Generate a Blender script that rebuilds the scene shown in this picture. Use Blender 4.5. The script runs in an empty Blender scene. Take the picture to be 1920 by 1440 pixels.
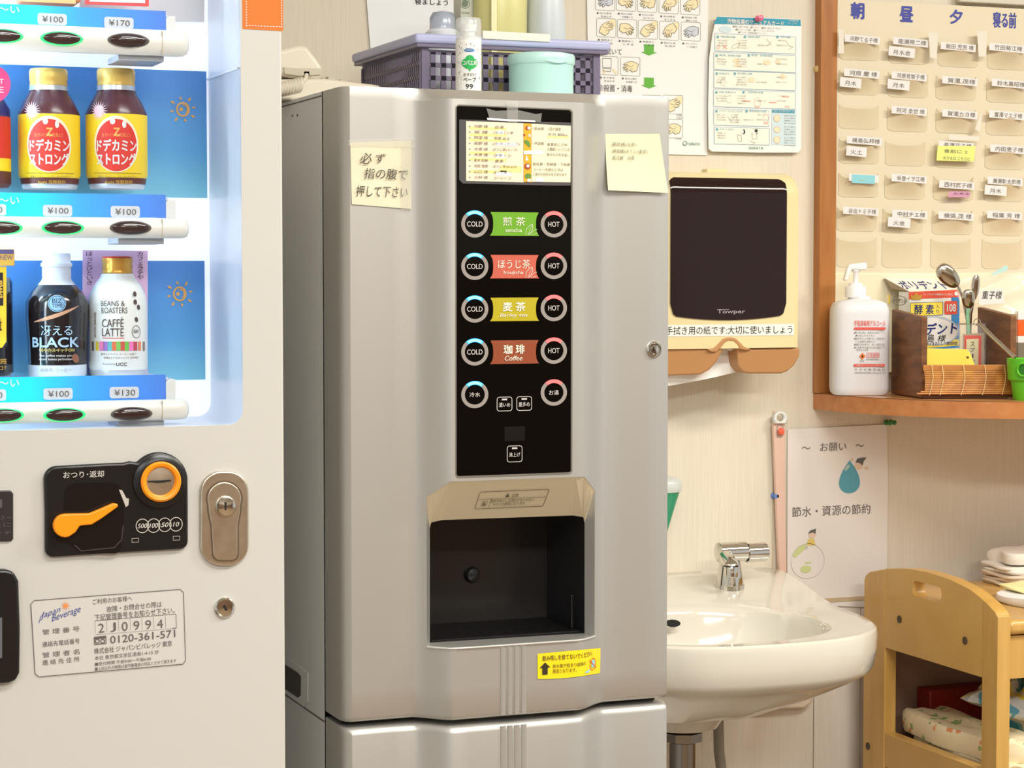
import bpy, bmesh, math, random
from mathutils import Vector, Matrix
random.seed(7)
C = bpy.context.scene.collection
PI = math.pi

# ---------------------------------------------------------------- camera
F = 4000.0                                    # focal length in pixels of the 1920x1440 frame
CAMZ, YAW, PITCH = 1.21, math.radians(21.3), math.atan(205/4000)
CAM = Vector((0, 0, CAMZ))
cam_d = bpy.data.cameras.new('camera'); cam = bpy.data.objects.new('camera', cam_d); C.objects.link(cam)
cam_d.sensor_width = 36; cam_d.lens = F/1920*36; cam_d.clip_start = 0.05
cam.location = CAM
cam.rotation_euler = (PI/2-PITCH, 0, -YAW)
bpy.context.scene.camera = cam
RM = cam.rotation_euler.to_matrix()

# ---------------------------------------------------------------- world, lights, exposure
sc = bpy.context.scene
sc.view_settings.view_transform = 'Standard'; sc.view_settings.look = 'None'
sc.view_settings.gamma = 1; sc.view_settings.use_curve_mapping = False
sc.view_settings.exposure = 0.36
w = bpy.data.worlds.new('world'); sc.world = w; w.use_nodes = True
w.node_tree.nodes['Background'].inputs[0].default_value = (1.0, 0.985, 0.94, 1)
w.node_tree.nodes['Background'].inputs[1].default_value = 0.5

def area(name, loc, size, power, col, rot=(0, 0, 0)):
    l = bpy.data.lights.new(name, 'AREA'); l.shape = 'RECTANGLE'; l.size, l.size_y = size
    l.energy = power; l.color = col
    o = bpy.data.objects.new(name, l); C.objects.link(o); o.location = loc; o.rotation_euler = rot
    return o
area('ceiling_light_near', (1.15, 0.95, 2.44), (1.3, 0.35), 32, (1, 0.99, 0.93))
area('ceiling_light_right', (2.7, 1.35, 2.44), (1.3, 0.35), 42, (1, 0.965, 0.86))
area('ceiling_light_behind', (0.9, -1.0, 2.44), (1.3, 0.35), 60, (1, 0.99, 0.93))
area('ceiling_light_left', (-1.0, -0.6, 2.44), (1.3, 0.35), 34, (0.97, 0.98, 1.0))

# ---------------------------------------------------------------- materials
def lin(c):
    c = c/255
    return c/12.92 if c <= 0.04045 else ((c+0.055)/1.055)**2.4
_m = {}
def M(name, rgb=(200, 200, 200), rough=0.5, metal=0.0, emit=0, ecol=None, trans=0, alpha=1, spec=0.5, bump=None, coat=0, tint=None):
    if name in _m: return _m[name]
    m = bpy.data.materials.new(name); m.use_nodes = True; nt = m.node_tree
    b = nt.nodes['Principled BSDF']; col = tuple(lin(v) for v in rgb)+(1,)
    b.inputs['Base Color'].default_value = col
    b.inputs['Roughness'].default_value = rough; b.inputs['Metallic'].default_value = metal
    b.inputs['Specular IOR Level'].default_value = spec
    b.inputs['Transmission Weight'].default_value = trans; b.inputs['Alpha'].default_value = alpha
    b.inputs['Coat Weight'].default_value = coat
    if emit:
        b.inputs['Emission Color'].default_value = tuple(lin(v) for v in (ecol or rgb))+(1,)
        b.inputs['Emission Strength'].default_value = emit
    if bump or tint:
        tc = nt.nodes.new('ShaderNodeTexCoord'); mp = nt.nodes.new('ShaderNodeMapping')
        nt.links.new(tc.outputs['Object'], mp.inputs[0])
        n = nt.nodes.new('ShaderNodeTexNoise'); nt.links.new(mp.outputs[0], n.inputs['Vector'])
        sx, sy, sz, dist, strength = bump or (20, 20, 20, 0.001, 0)
        mp.inputs['Scale'].default_value = (sx, sy, sz); n.inputs['Scale'].default_value = 1; n.inputs['Detail'].default_value = 4
        if strength:
            bp = nt.nodes.new('ShaderNodeBump'); bp.inputs['Strength'].default_value = strength; bp.inputs['Distance'].default_value = dist
            nt.links.new(n.outputs['Fac'], bp.inputs['Height']); nt.links.new(bp.outputs[0], b.inputs['Normal'])
        if tint:
            r = nt.nodes.new('ShaderNodeValToRGB'); nt.links.new(n.outputs['Fac'], r.inputs[0])
            r.color_ramp.elements[0].position = 0.3; r.color_ramp.elements[1].position = 0.7
            r.color_ramp.elements[0].color = tuple(lin(v) for v in tint)+(1,); r.color_ramp.elements[1].color = col
            nt.links.new(r.outputs[0], b.inputs['Base Color'])
    _m[name] = m; return m

silver = M('silver_paint', (196, 194, 189), 0.42, 0.7, bump=(900, 900, 900, 0.0002, 0.05))
silver_side = M('silver_side_paint', (226, 227, 228), 0.5, 0.15, bump=(900, 900, 900, 0.0002, 0.05))
hood_beige = M('hood_beige', (222, 210, 180), 0.5, 0.0)
cream = M('vending_cream', (202, 200, 194), 0.3, coat=0.3)
inner_white = M('inner_white', (226, 231, 240), 0.3)
black_gloss = M('black_gloss', (10, 8, 7), 0.05, spec=.22)
black_plastic = M('black_plastic', (20, 18, 19), 0.28)
black_matte = M('black_matte', (16, 15, 15), 0.6)
cavity_black = M('cavity_black', (34, 34, 37), 0.35)
chrome = M('chrome', (220, 218, 212), 0.08, 1.0)
nickel = M('brushed_nickel', (226, 216, 200), 0.3, 1.0, tint=(208, 196, 176), bump=(60, 60, 60, .001, 0))
orange = M('orange_plastic', (250, 150, 12), 0.35)
wallpaper = M('wallpaper', (227, 219, 203), 0.85, spec=.2, bump=(650, 650, 14, 0.0005, 0.3), tint=(220, 210, 192))
wainscot = M('wainscot', (230, 222, 210), 0.7, spec=.3, bump=(420, 420, 10, 0.0004, 0.2), tint=(224, 214, 200))
paper = M('paper_white', (240, 238, 234), 0.7, spec=.2)
ink = M('ink_black', (45, 42, 40), 0.7, spec=.2)
ink_soft = M('ink_grey', (112, 106, 100), 0.7, spec=.2)
ink_faint = M('ink_faint', (160, 152, 142), 0.7, spec=.2)
ink_white = M('ink_white', (225, 222, 218), 0.6)
wood = M('honey_wood', (208, 166, 92), 0.35, coat=.3, bump=(90, 9, 9, .0003, .1), tint=(196, 152, 78))
wood_v = M('honey_wood_upright', (208, 166, 92), 0.35, coat=.3, bump=(60, 60, 6, .0003, .1), tint=(194, 150, 76))
brown_wood = M('brown_wood', (178, 116, 56), 0.4, bump=(70, 70, 8, .0003, .15), tint=(158, 98, 44))
shelf_wood = M('shelf_wood', (198, 132, 76), 0.35, coat=.2, bump=(6, 60, 60, .0003, .15), tint=(184, 114, 60))
ceramic = M('ceramic', (214, 209, 197), 0.12, coat=.5)
dark_wood = M('dark_wood', (138, 90, 52), 0.5, bump=(20, 20, 90, .0004, .3), tint=(98, 58, 30))

# ---------------------------------------------------------------- projection helpers (a pixel of the photo to a point on a real surface)
def ray(px, py): return RM @ Vector(((px-960)/F, (720-py)/F, -1))
class Fr:                                            # plane
    def __init__(s, o, u=(1, 0, 0), v=(0, 0, 1)):
        s.o = Vector(o); s.u = Vector(u).normalized(); v = Vector(v); s.v = (v-s.u*v.dot(s.u)).normalized(); s.n = s.u.cross(s.v)
    def p(s, px, py, off=0):
        d = ray(px, py); t = (s.o+s.n*off-CAM).dot(s.n)/d.dot(s.n); return CAM+d*t
    def L(s, cx, cy, off=0, rot=0):
        a = s.p(cx, cy, off); e = 5
        su = abs((s.p(cx+e, cy, off)-s.p(cx-e, cy, off)).dot(s.u))/(2*e); sv = abs((s.p(cx, cy+e, off)-s.p(cx, cy-e, off)).dot(s.v))/(2*e)
        c, q = math.cos(math.radians(rot)), math.sin(math.radians(rot))
        return lambda x, y: a+s.u*((x*c-y*q)*su)+s.v*((x*q+y*c)*sv)
def FY(D): return Fr((0, D, 0))
def FX(X): return Fr((X, 0, 0), (0, -1, 0), (0, 0, 1))
def FZ(z): return Fr((0, 0, z), (1, 0, 0), (0, 1, 0))
def P(px, py, D): return FY(D).p(px, py)
class Cyl:                                           # vertical cylinder, near side
    def __init__(s, x, y, r): s.x, s.y, s.r = x, y, r
    def p(s, px, py, off=0):
        d = ray(px, py); R = s.r+off; ox, oy = CAM.x-s.x, CAM.y-s.y
        a = d.x*d.x+d.y*d.y; b = ox*d.x+oy*d.y; c = ox*ox+oy*oy-R*R; D = max(b*b-a*c, 0)
        return CAM+d*((-b-math.sqrt(D))/a)
    def L(s, cx, cy, off=0, rot=0):
        a = s.p(cx, cy, off); R = s.r+off; th = math.atan2(a.x-s.x, -(a.y-s.y)); k = (RM.transposed() @ (a-CAM)).z*-1/F
        c, q = math.cos(math.radians(rot)), math.sin(math.radians(rot))
        return lambda x, y: Vector((s.x+R*math.sin(th+(x*c-y*q)*k/R), s.y-R*math.cos(th+(x*c-y*q)*k/R), a.z+(x*q+y*c)*k))
class Warp:                                          # plane whose depth follows a function of X and Z
    def __init__(s, f, d0): s.f, s.d0 = f, d0
    def p(s, px, py, off=0):
        Y = s.d0
        for _ in range(8):
            q = P(px, py, Y); Y = s.f(q.x, q.z)-off
        return P(px, py, Y)
    def L(s, cx, cy, off=0, rot=0):
        a = s.p(cx, cy, off); k = FY(a.y); g = k.L(cx, cy, 0, rot)
        def h(x, y):
            q = g(x, y); return Vector((q.x, s.f(q.x, q.z)-off, q.z))
        return h

# ---------------------------------------------------------------- mesh builder
def chain(parent):
    v = Vector((0, 0, 0))
    while parent is not None: v += parent.location; parent = parent.parent
    return v
_glyph = {}
def glyphs(s, bold=0, shear=0, vert=False, lsp=0.9):
    k = (s, bold, shear, vert, lsp)
    if k in _glyph: return _glyph[k]
    c = bpy.data.curves.new('t', 'FONT'); c.body = '\n'.join(s) if vert else s; c.size = 1; c.resolution_u = 3
    c.align_x = 'CENTER' if vert else 'LEFT'; c.shear = shear; c.space_line = lsp
    o = bpy.data.objects.new('t', c); m = bpy.data.meshes.new_from_object(o)
    vs = [(v.co.x, v.co.y) for v in m.vertices]; fs = [tuple(p.vertices) for p in m.polygons]
    bpy.data.objects.remove(o); bpy.data.curves.remove(c); bpy.data.meshes.remove(m)
    if not vs: vs = [(0, 0), (1, 1)]; fs = []
    x0, x1 = min(v[0] for v in vs), max(v[0] for v in vs); y0, y1 = min(v[1] for v in vs), max(v[1] for v in vs)
    r = ([((v[0]-(x0+x1)/2), (v[1]-(y0+y1)/2)) for v in vs], fs, max(x1-x0, 1e-6), max(y1-y0, 1e-6))
    _glyph[k] = r; return r
def rr(w, h, r, n=4):
    r = min(r, w/2, h/2); out = []
    if r <= 0: return [(-w/2, -h/2), (w/2, -h/2), (w/2, h/2), (-w/2, h/2)]
    for cx, cy, a in ((w/2-r, -h/2+r, -90), (w/2-r, h/2-r, 0), (-w/2+r, h/2-r, 90), (-w/2+r, -h/2+r, 180)):
        for i in range(n+1):
            t = math.radians(a+90*i/n); out.append((cx+r*math.cos(t), cy+r*math.sin(t)))
    return out
class MB:
    def __init__(s, fr=None, off=0.0006, rot=0): s.v = []; s.f = []; s.fr = fr; s.off = off; s.rot = rot; s.n = 0
    def o(s): s.n += 1; return s.off+(s.n % 8)*3.5e-5     # overlapping prints never share a plane
    def poly(s, pts):
        b = len(s.v); s.v += [Vector(p) for p in pts]; s.f.append(tuple(range(b, b+len(pts)))); return s
    def loops(s, rings, close=True, cap0=False, cap1=False):
        b = len(s.v); n = len(rings[0])
        for r in rings: s.v += [Vector(p) for p in r]
        for i in range(len(rings)-1):
            for j in range(n if close else n-1):
                k = (j+1) % n; s.f.append((b+i*n+j, b+i*n+k, b+(i+1)*n+k, b+(i+1)*n+j))
        if cap0: s.f.append(tuple(b+j for j in range(n)))
        if cap1: s.f.append(tuple(b+(len(rings)-1)*n+j for j in range(n)))
        return s
    def prism(s, pts, d):
        pts = [Vector(p) for p in pts]; d = Vector(d); return s.loops([pts, [p+d for p in pts]], True, True, True)
    def box(s, x0, x1, y0, y1, z0, z1):
        return s.prism([(x0, y0, z0), (x1, y0, z0), (x1, y1, z0), (x0, y1, z0)], (0, 0, z1-z0))
    def obox(s, c, sx, sy, sz, m=None):              # box centred at c, axes turned by matrix m
        m = m or Matrix.Identity(3); c = Vector(c)
        q = [c+m @ Vector((a*sx/2, b*sy/2, -sz/2)) for a, b in ((-1, -1), (1, -1), (1, 1), (-1, 1))]
        return s.prism(q, m @ Vector((0, 0, sz)))
    def lathe(s, c, prof, n=32, m=None, sx=1, sy=1, cap0=True, cap1=True):
        c = Vector(c); m = m or Matrix.Identity(3)
        rings = [[c+m @ Vector((r*sx*math.cos(2*PI*j/n), r*sy*math.sin(2*PI*j/n), z)) for j in range(n)] for r, z in prof]
        return s.loops(rings, True, cap0, cap1)
    def tube(s, pts, r, n=8, cap=True, flat=1.0):
        pts = [Vector(p) for p in pts]; rings = []; up = Vector((0, 0, 1)); prev = None
        for i, p in enumerate(pts):
            t = (pts[min(i+1, len(pts)-1)]-pts[max(i-1, 0)]).normalized()
            a = prev if prev is not None else (up if abs(t.z) < .9 else Vector((1, 0, 0)))
            a = (a-t*a.dot(t)).normalized(); prev = a; b = t.cross(a)
            R = r[i] if isinstance(r, (list, tuple)) else r
            rings.append([p+a*(R*math.cos(2*PI*j/n))+b*(R*flat*math.sin(2*PI*j/n)) for j in range(n)])
        return s.loops(rings, True, cap, cap)
    def grid(s, f, nu, nv):
        return s.loops([[f(i/nu, j/nv) for i in range(nu+1)] for j in range(nv+1)], False)
    def holed(s, outer, holes):
        bm = bmesh.new(); ed = []
        for lp in [outer]+holes:
            vs = [bm.verts.new(p) for p in lp]; ed += [bm.edges.new((vs[i], vs[(i+1) % len(vs)])) for i in range(len(vs))]
        bmesh.ops.triangle_fill(bm, use_beauty=True, use_dissolve=False, edges=ed)
        bm.verts.index_update(); b = len(s.v); s.v += [v.co.copy() for v in bm.verts]; s.f += [tuple(b+v.index for v in f.verts) for f in bm.faces]; bm.free(); return s
    # print on the frame s.fr, sizes in photo pixels, aligned with the surface's own axes
    def T(s, t, cx, cy, w, h, bold=0, shear=0, vert=False, rot=0, lsp=.9):
        vs, fs, gw, gh = glyphs(t, bold, shear, vert, lsp);         k = bold*.55*h/gh*(1 if not vert else .5)
        for i, (ex, ey) in enumerate([(0, 0)] if bold < .008 else [(-k, 0), (k, 0), (0, k), (0, -k)] if bold > .022 else [(-k, 0), (k, 0)]):
            g = s.fr.L(cx, cy, s.o(), s.rot+rot); b = len(s.v); s.v += [g(x/gw*w+ex, y/gh*h+ey) for x, y in vs]; s.f += [tuple(b+j for j in f) for f in fs]
        return s
    def pg(s, cx, cy, pts, rot=0):                   # polygon, local pixel offsets, y up
        g = s.fr.L(cx, cy, s.o(), s.rot+rot); return s.poly([g(x, y) for x, y in pts])
    def R(s, cx, cy, w, h, rad=0, rot=0, nx=1):
        if nx == 1: return s.pg(cx, cy, rr(w, h, rad), rot)
        g = s.fr.L(cx, cy, s.o(), s.rot+rot); return s.grid(lambda u, v: g((u-.5)*w, (v-.5)*h), nx, 1)
    def RO(s, cx, cy, w, h, t=1, rad=0, rot=0):
        g = s.fr.L(cx, cy, s.o(), s.rot+rot)
        return s.loops([[g(x, y) for x, y in rr(w, h, rad)], [g(x, y) for x, y in rr(w-2*t, h-2*t, max(rad-t, .01) if rad else 0)]])
    def E(s, cx, cy, rx, ry, k=4, n=32, rot=0):
        g = s.fr.L(cx, cy, s.o(), s.rot+rot); q = lambda a: [g(rx*a*math.cos(2*PI*j/n), ry*a*math.sin(2*PI*j/n)) for j in range(n)]
        if isinstance(s.fr, Fr): return s.poly(q(1))
        return s.loops([q(i/k) for i in range(k, 0, -1)], True, False, True)
    def EO(s, cx, cy, rx, ry, t=1, n=32, a0=0, a1=360, rot=0):
        g = s.fr.L(cx, cy, s.o(), s.rot+rot); an = [math.radians(a0+(a1-a0)*j/n) for j in range(n+1)]
        return s.loops([[g(rx*math.cos(a), ry*math.sin(a)) for a in an], [g((rx-t)*math.cos(a), (ry-t)*math.sin(a)) for a in an]], False)
    def ln(s, pts, t=1):                             # polyline through photo pixels
        for a, b in zip(pts, pts[1:]):
            dx, dy = b[0]-a[0], b[1]-a[1]; l = math.hypot(dx, dy) or 1; nx, ny = -dy/l*t/2, dx/l*t/2; o_ = s.o()
            s.poly([s.fr.p(a[0]+nx, a[1]+ny, o_), s.fr.p(b[0]+nx, b[1]+ny, o_), s.fr.p(b[0]-nx, b[1]-ny, o_), s.fr.p(a[0]-nx, a[1]-ny, o_)])
        return s
    def px(s, pts): o_ = s.o(); return s.poly([s.fr.p(x, y, o_) for x, y in pts])
    def slab(s, pts, th, off=0):                     # photo-pixel outline on the frame, real thickness th behind it
        fr = s.fr; return s.loops([[fr.p(x, y, off) for x, y in pts], [fr.p(x, y, off)-fr.n*th for x, y in pts]], True, True, True)
    def build(s, name, mat, parent=None, bevel=0, seg=3, smooth=True, solid=0, sub=0, recalc=True, **props):
        off = chain(parent) if parent is not None else None
        if off is None:
            xs = [v.x for v in s.v]; ys = [v.y for v in s.v]; zs = [v.z for v in s.v]
            off = Vector(((min(xs)+max(xs))/2, (min(ys)+max(ys))/2, min(zs)))
        me = bpy.data.meshes.new(name); me.from_pydata([tuple(v-off) for v in s.v], [], s.f); me.update()
        if recalc:
            bm = bmesh.new(); bm.from_mesh(me); bmesh.ops.remove_doubles(bm, verts=bm.verts, dist=1e-6) if len(bm.verts) < 20000 else None
            bmesh.ops.recalc_face_normals(bm, faces=bm.faces); bm.to_mesh(me); bm.free()
        me.materials.append(mat)
        if smooth:
            me.shade_smooth(); me.set_sharp_from_angle(angle=math.radians(38))
        o = bpy.data.objects.new(name, me); C.objects.link(o)
        if parent is not None: o.parent = parent
        else: o.location = off
        if solid:
            md = o.modifiers.new('solid', 'SOLIDIFY'); md.thickness = solid; md.offset = 0
        if bevel:
            md = o.modifiers.new('bevel', 'BEVEL'); md.width = bevel; md.segments = seg; md.limit_method = 'ANGLE'; md.angle_limit = math.radians(40); md.harden_normals = False
        if sub:
            md = o.modifiers.new('sub', 'SUBSURF'); md.levels = md.render_levels = sub
        for k, v in props.items(): o[k] = v
        return o
def thing(name, label, cat, loc, group=None):
    o = bpy.data.objects.new(name, None); C.objects.link(o); o.location = loc; o.empty_display_size = .05
    o['label'] = label; o['category'] = cat
    if group: o['group'] = group
    return o
def tag(o, label, cat, group=None):
    o['label'] = label; o['category'] = cat
    if group: o['group'] = group
    return o
def rotz(a): return Matrix.Rotation(math.radians(a), 3, 'Z')
def rotx(a): return Matrix.Rotation(math.radians(a), 3, 'X')
def roty(a): return Matrix.Rotation(math.radians(a), 3, 'Y')
AY = rotx(90)                                        # lathe axis pointing at the viewer (-Y)
def print_(fr, off, mat, parent, name, fn, rot=0):
    b = MB(fr, off, rot); fn(b); return b.build(name, mat, parent, smooth=False, recalc=False)

# ================================================================ SETTING
WD = 3.05
def st(name, b, m, **k): o = b.build(name, m, **k); o['kind'] = 'structure'; return o
ZW = P(1600, 1122, WD).z                             # top of the wainscot
wall = st('wall_back', MB().box(-1.6, 4.2, WD, WD+.1, ZW, 2.5), wallpaper, smooth=False)
st('floor', MB().box(-1.6, 4.2, -3, WD+.1, -.05, 0), M('floor_wood', (140, 116, 90), .35, bump=(4, 60, 60, .0003, .1), tint=(120, 98, 74)), smooth=False)
st('ceiling', MB().box(-1.6, 4.2, -3, WD+.1, 2.5, 2.55), M('ceiling_white', (236, 232, 224), .9), smooth=False)
st('wall_front', MB().box(-1.6, 4.2, -3.1, -3.0, 0, 2.5), M('far_wall', (204, 194, 176), .8), smooth=False)  # unseen wall behind the camera, added to darken chrome reflections
st('reflection_panel', MB().box(-1.6, 4.2, -3.0, -2.96, 0, 1.25), M('reflection_brown', (126, 96, 72), .5), smooth=False)  # unseen brown panel, added as something dark for the chrome to reflect
lower = MB().box(-1.6, 4.2, WD+.012, WD+.1, 0, ZW); lw = st('wall_lower', lower, M('wainscot_joint', (150, 132, 108), .9), smooth=False)
xs = [-1.6, .2, P(1340, 1400, WD).x-.25, P(1525, 1400, WD).x, P(1612, 1400, WD).x, 2.35, 2.85, 3.3, 4.2]
for a, b in zip(xs, xs[1:]):
    MB().box(a+.0008, b-.0008, WD, WD+.013, .07, ZW-.002).build('panel', wainscot, lw, smooth=False)
st('trim_1', MB().box(-1.6, 4.2, WD-.004, WD+.01, ZW-.0035, ZW+.0035), M('trim_tan', (196, 176, 142), .6), smooth=False)
st('baseboard_back', MB().box(-1.6, 4.2, WD-.008, WD+.012, 0, .07), M('baseboard_brown', (120, 84, 52), .5), smooth=False)
sx = P(1449, 950, WD).x
st('trim_2', MB().box(sx-.001, sx+.001, WD-.0012, WD+.002, ZW, P(1449, 770, WD).z), M('seam', (206, 192, 166), .8), smooth=False)

# ================================================================ VENDING MACHINE
DV = 2.25
fv = FY(DV)
VR = fv.p(532, 700).x; VL = VR-1.03
vm = thing('vending_machine', 'cream white drink vending machine with lit display window and coin slot', 'vending machine', ((VL+VR)/2, DV+.35, 0))
a = fv.p(455, 700); OR = a.x; OB = fv.p(300, 800).z; OL = VL+.07; OT = 1.72
cxm, czm = (OL+OR)/2, (OB+OT)/2
hole = [(cxm+x, DV, czm+y) for x, y in rr(OR-OL, OT-OB, .016, 6)]
b = MB().holed([(VL, DV, .12), (VR, DV, .12), (VR, DV, 1.83), (VL, DV, 1.83)], [hole])
b.loops([[(VL, DV, .12), (VR, DV, .12), (VR, DV, 1.83), (VL, DV, 1.83)], [(VL, DV+.045, .12), (VR, DV+.045, .12), (VR, DV+.045, 1.83), (VL, DV+.045, 1.83)]])
b.build('front_door', cream, vm, bevel=.0025, smooth=True)
MB().box(VL+.004, VR-.004, DV+.19, DV+.72, .05, 1.83).build('cabinet', cream, vm, bevel=.004)
b = MB()
for x0, x1, z0, z1 in ((VL+.004, OL-.01, .05, 1.83), (OR+.012, VR-.004, .05, 1.83), (OL-.01, OR+.012, .05, OB-.012), (OL-.01, OR+.012, OT+.012, 1.83)):
    b.box(x0, x1, DV+.045, DV+.19, z0, z1)
b.build('door_body', cream, vm)
MB().box(VL+.01, VR-.01, DV+.02, DV+.7, 0, .12).build('plinth', black_matte, vm)
IB = DV+.15
hb = [(p[0], IB, p[2]) for p in hole]
MB().loops([hole, hb]).build('window_well', inner_white, vm)
bp = MB().poly(hb).build('display_back', M('backlit_white', (222, 226, 236), .5, emit=.55), vm, smooth=False)
# vertical fluorescent tube inside the cabinet
tx = P(-150, 400, DV+.09).x
tz0, tz1 = OB+.03, OT-.04
MB().tube([(tx, DV+.05, tz0), (tx, DV+.05, tz1)], .0125, 16).build('lamp_tube', M('tube_light', (225, 244, 255), .4, emit=22), vm)
MB().tube([(tx, DV+.05, tz0-.02), (tx, DV+.05, tz0)], .014, 16).build('lamp_socket', inner_white, vm)
# small retaining ledge and stains on the right reveal
b = MB(); p0 = fv.p(455, 127); b.box(OR-.003, OR+.0, DV+.004, IB, p0.z-.001, p0.z+.0008); b.build('reveal_seam', M('seam_white', (245, 247, 252), .3), vm)
# printed blue back cards
FB = FY(IB-.0015)
sky = M('card_blue', (66, 136, 196), .6, spec=.2)
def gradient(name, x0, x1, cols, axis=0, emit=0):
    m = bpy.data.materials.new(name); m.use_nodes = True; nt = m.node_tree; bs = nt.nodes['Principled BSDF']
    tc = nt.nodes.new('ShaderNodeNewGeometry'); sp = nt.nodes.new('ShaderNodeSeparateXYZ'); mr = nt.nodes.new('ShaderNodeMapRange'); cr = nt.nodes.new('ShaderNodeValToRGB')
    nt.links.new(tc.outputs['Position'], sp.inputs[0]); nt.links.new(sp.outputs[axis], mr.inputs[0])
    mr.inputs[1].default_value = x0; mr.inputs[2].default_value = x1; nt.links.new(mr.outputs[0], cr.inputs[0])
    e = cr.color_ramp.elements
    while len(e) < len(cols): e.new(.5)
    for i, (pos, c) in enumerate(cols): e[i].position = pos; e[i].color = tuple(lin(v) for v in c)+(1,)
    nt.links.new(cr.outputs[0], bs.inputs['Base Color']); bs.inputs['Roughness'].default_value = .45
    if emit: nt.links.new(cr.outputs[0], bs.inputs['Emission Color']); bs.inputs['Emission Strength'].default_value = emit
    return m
def sun_emblem(b, cx, cy, r):
    b.EO(cx, cy, r*.46, r*.5, r*.12); b.E(cx-r*.12, cy, r*.12, r*.13)
    b.EO(cx+r*.03, cy, r*.3, r*.33, r*.07, a0=-60, a1=110)
    for i in range(8):
        a = 2*PI*i/8+.2; R0, R1 = r*.62, r*(1.0 if i % 2 else .88); wd = r*.09
        c, s_ = math.cos(a), math.sin(a); m = (R0+R1)/2
        b.pg(cx, cy, [(R0*c, R0*s_), (m*c-wd*s_, m*s_+wd*c), (R1*c, R1*s_), (m*c+wd*s_, m*s_-wd*c)])
for k, (y0, y1, xr) in enumerate(((125, 370, 388), (483, 713, 382), (-230, 4, 392))):
    z0, z1 = FB.p(300, y1).z, FB.p(300, y0+6).z
    g = gradient('sky_card_print_glow', z0, z1, [(0, (120, 190, 216)), (.35, (84, 156, 210)), (1, (66, 124, 196))], 2, .14)  # printed sky, with emission added to brighten the shaded cards
    X1 = FB.p(xr, 300).x
    if k == 2: continue
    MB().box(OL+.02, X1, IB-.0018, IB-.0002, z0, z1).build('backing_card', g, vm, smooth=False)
    print_(FB, .0012, M('print_orange', (232, 172, 92), .6), vm, 'sun_print', lambda b: sun_emblem(b, (343, 337)[k], (205, 551)[k], 28))
MB(FB).slab([(150, -160), (383, -152), (383, 41), (150, 36)], .004, .004).build('display_card', M('card_light', (226, 226, 226), .6), vm)
# product shelves: price rail, end cap, button bar, buttons
rail = gradient('rail_glow_blue', P(-60, 40, DV).x, P(325, 40, DV).x, [(0, (30, 236, 250)), (.3, (20, 200, 255)), (.55, (50, 150, 240)), (1, (66, 112, 196))], 0, .35)  # cyan lamp glow at the left painted into the blue, plus emission
bar_w = M('bar_cream', (236, 232, 222), .3); tagm = M('tag_grey', (214, 219, 226), .5); but_dark = M('button_dark', (58, 38, 38), .12, coat=.4)
ringm = M('button_ring_green', (40, 226, 110), .4, emit=.9); ringd = M('button_ring_dark', (92, 84, 74), .4)
DR, DB = DV+.030, DV+.012
rows = [((8, 55), (49, 98), (36, 72), ['¥100', '¥100', '¥170'], ((-28, 31), (98, 36), (223, 43)), ((3, 67), (116, 72), (241, 75.5))),
        ((363, 407), (408, 446), (395, 427), ['¥100', '¥100', '¥100'], ((-16, 393), (108, 395), (235, 397)), ((2, 427), (118, 427), (245, 427))),
        ((705, 753), (753, 792), (738, 777), ['¥100', '¥100', '¥130'], ((-16, 741), (109, 738.5), (233, 736)), ((5, 779), (121, 778), (247, 776)))]
fr_, fb_ = FY(DR), FY(DB)
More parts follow.
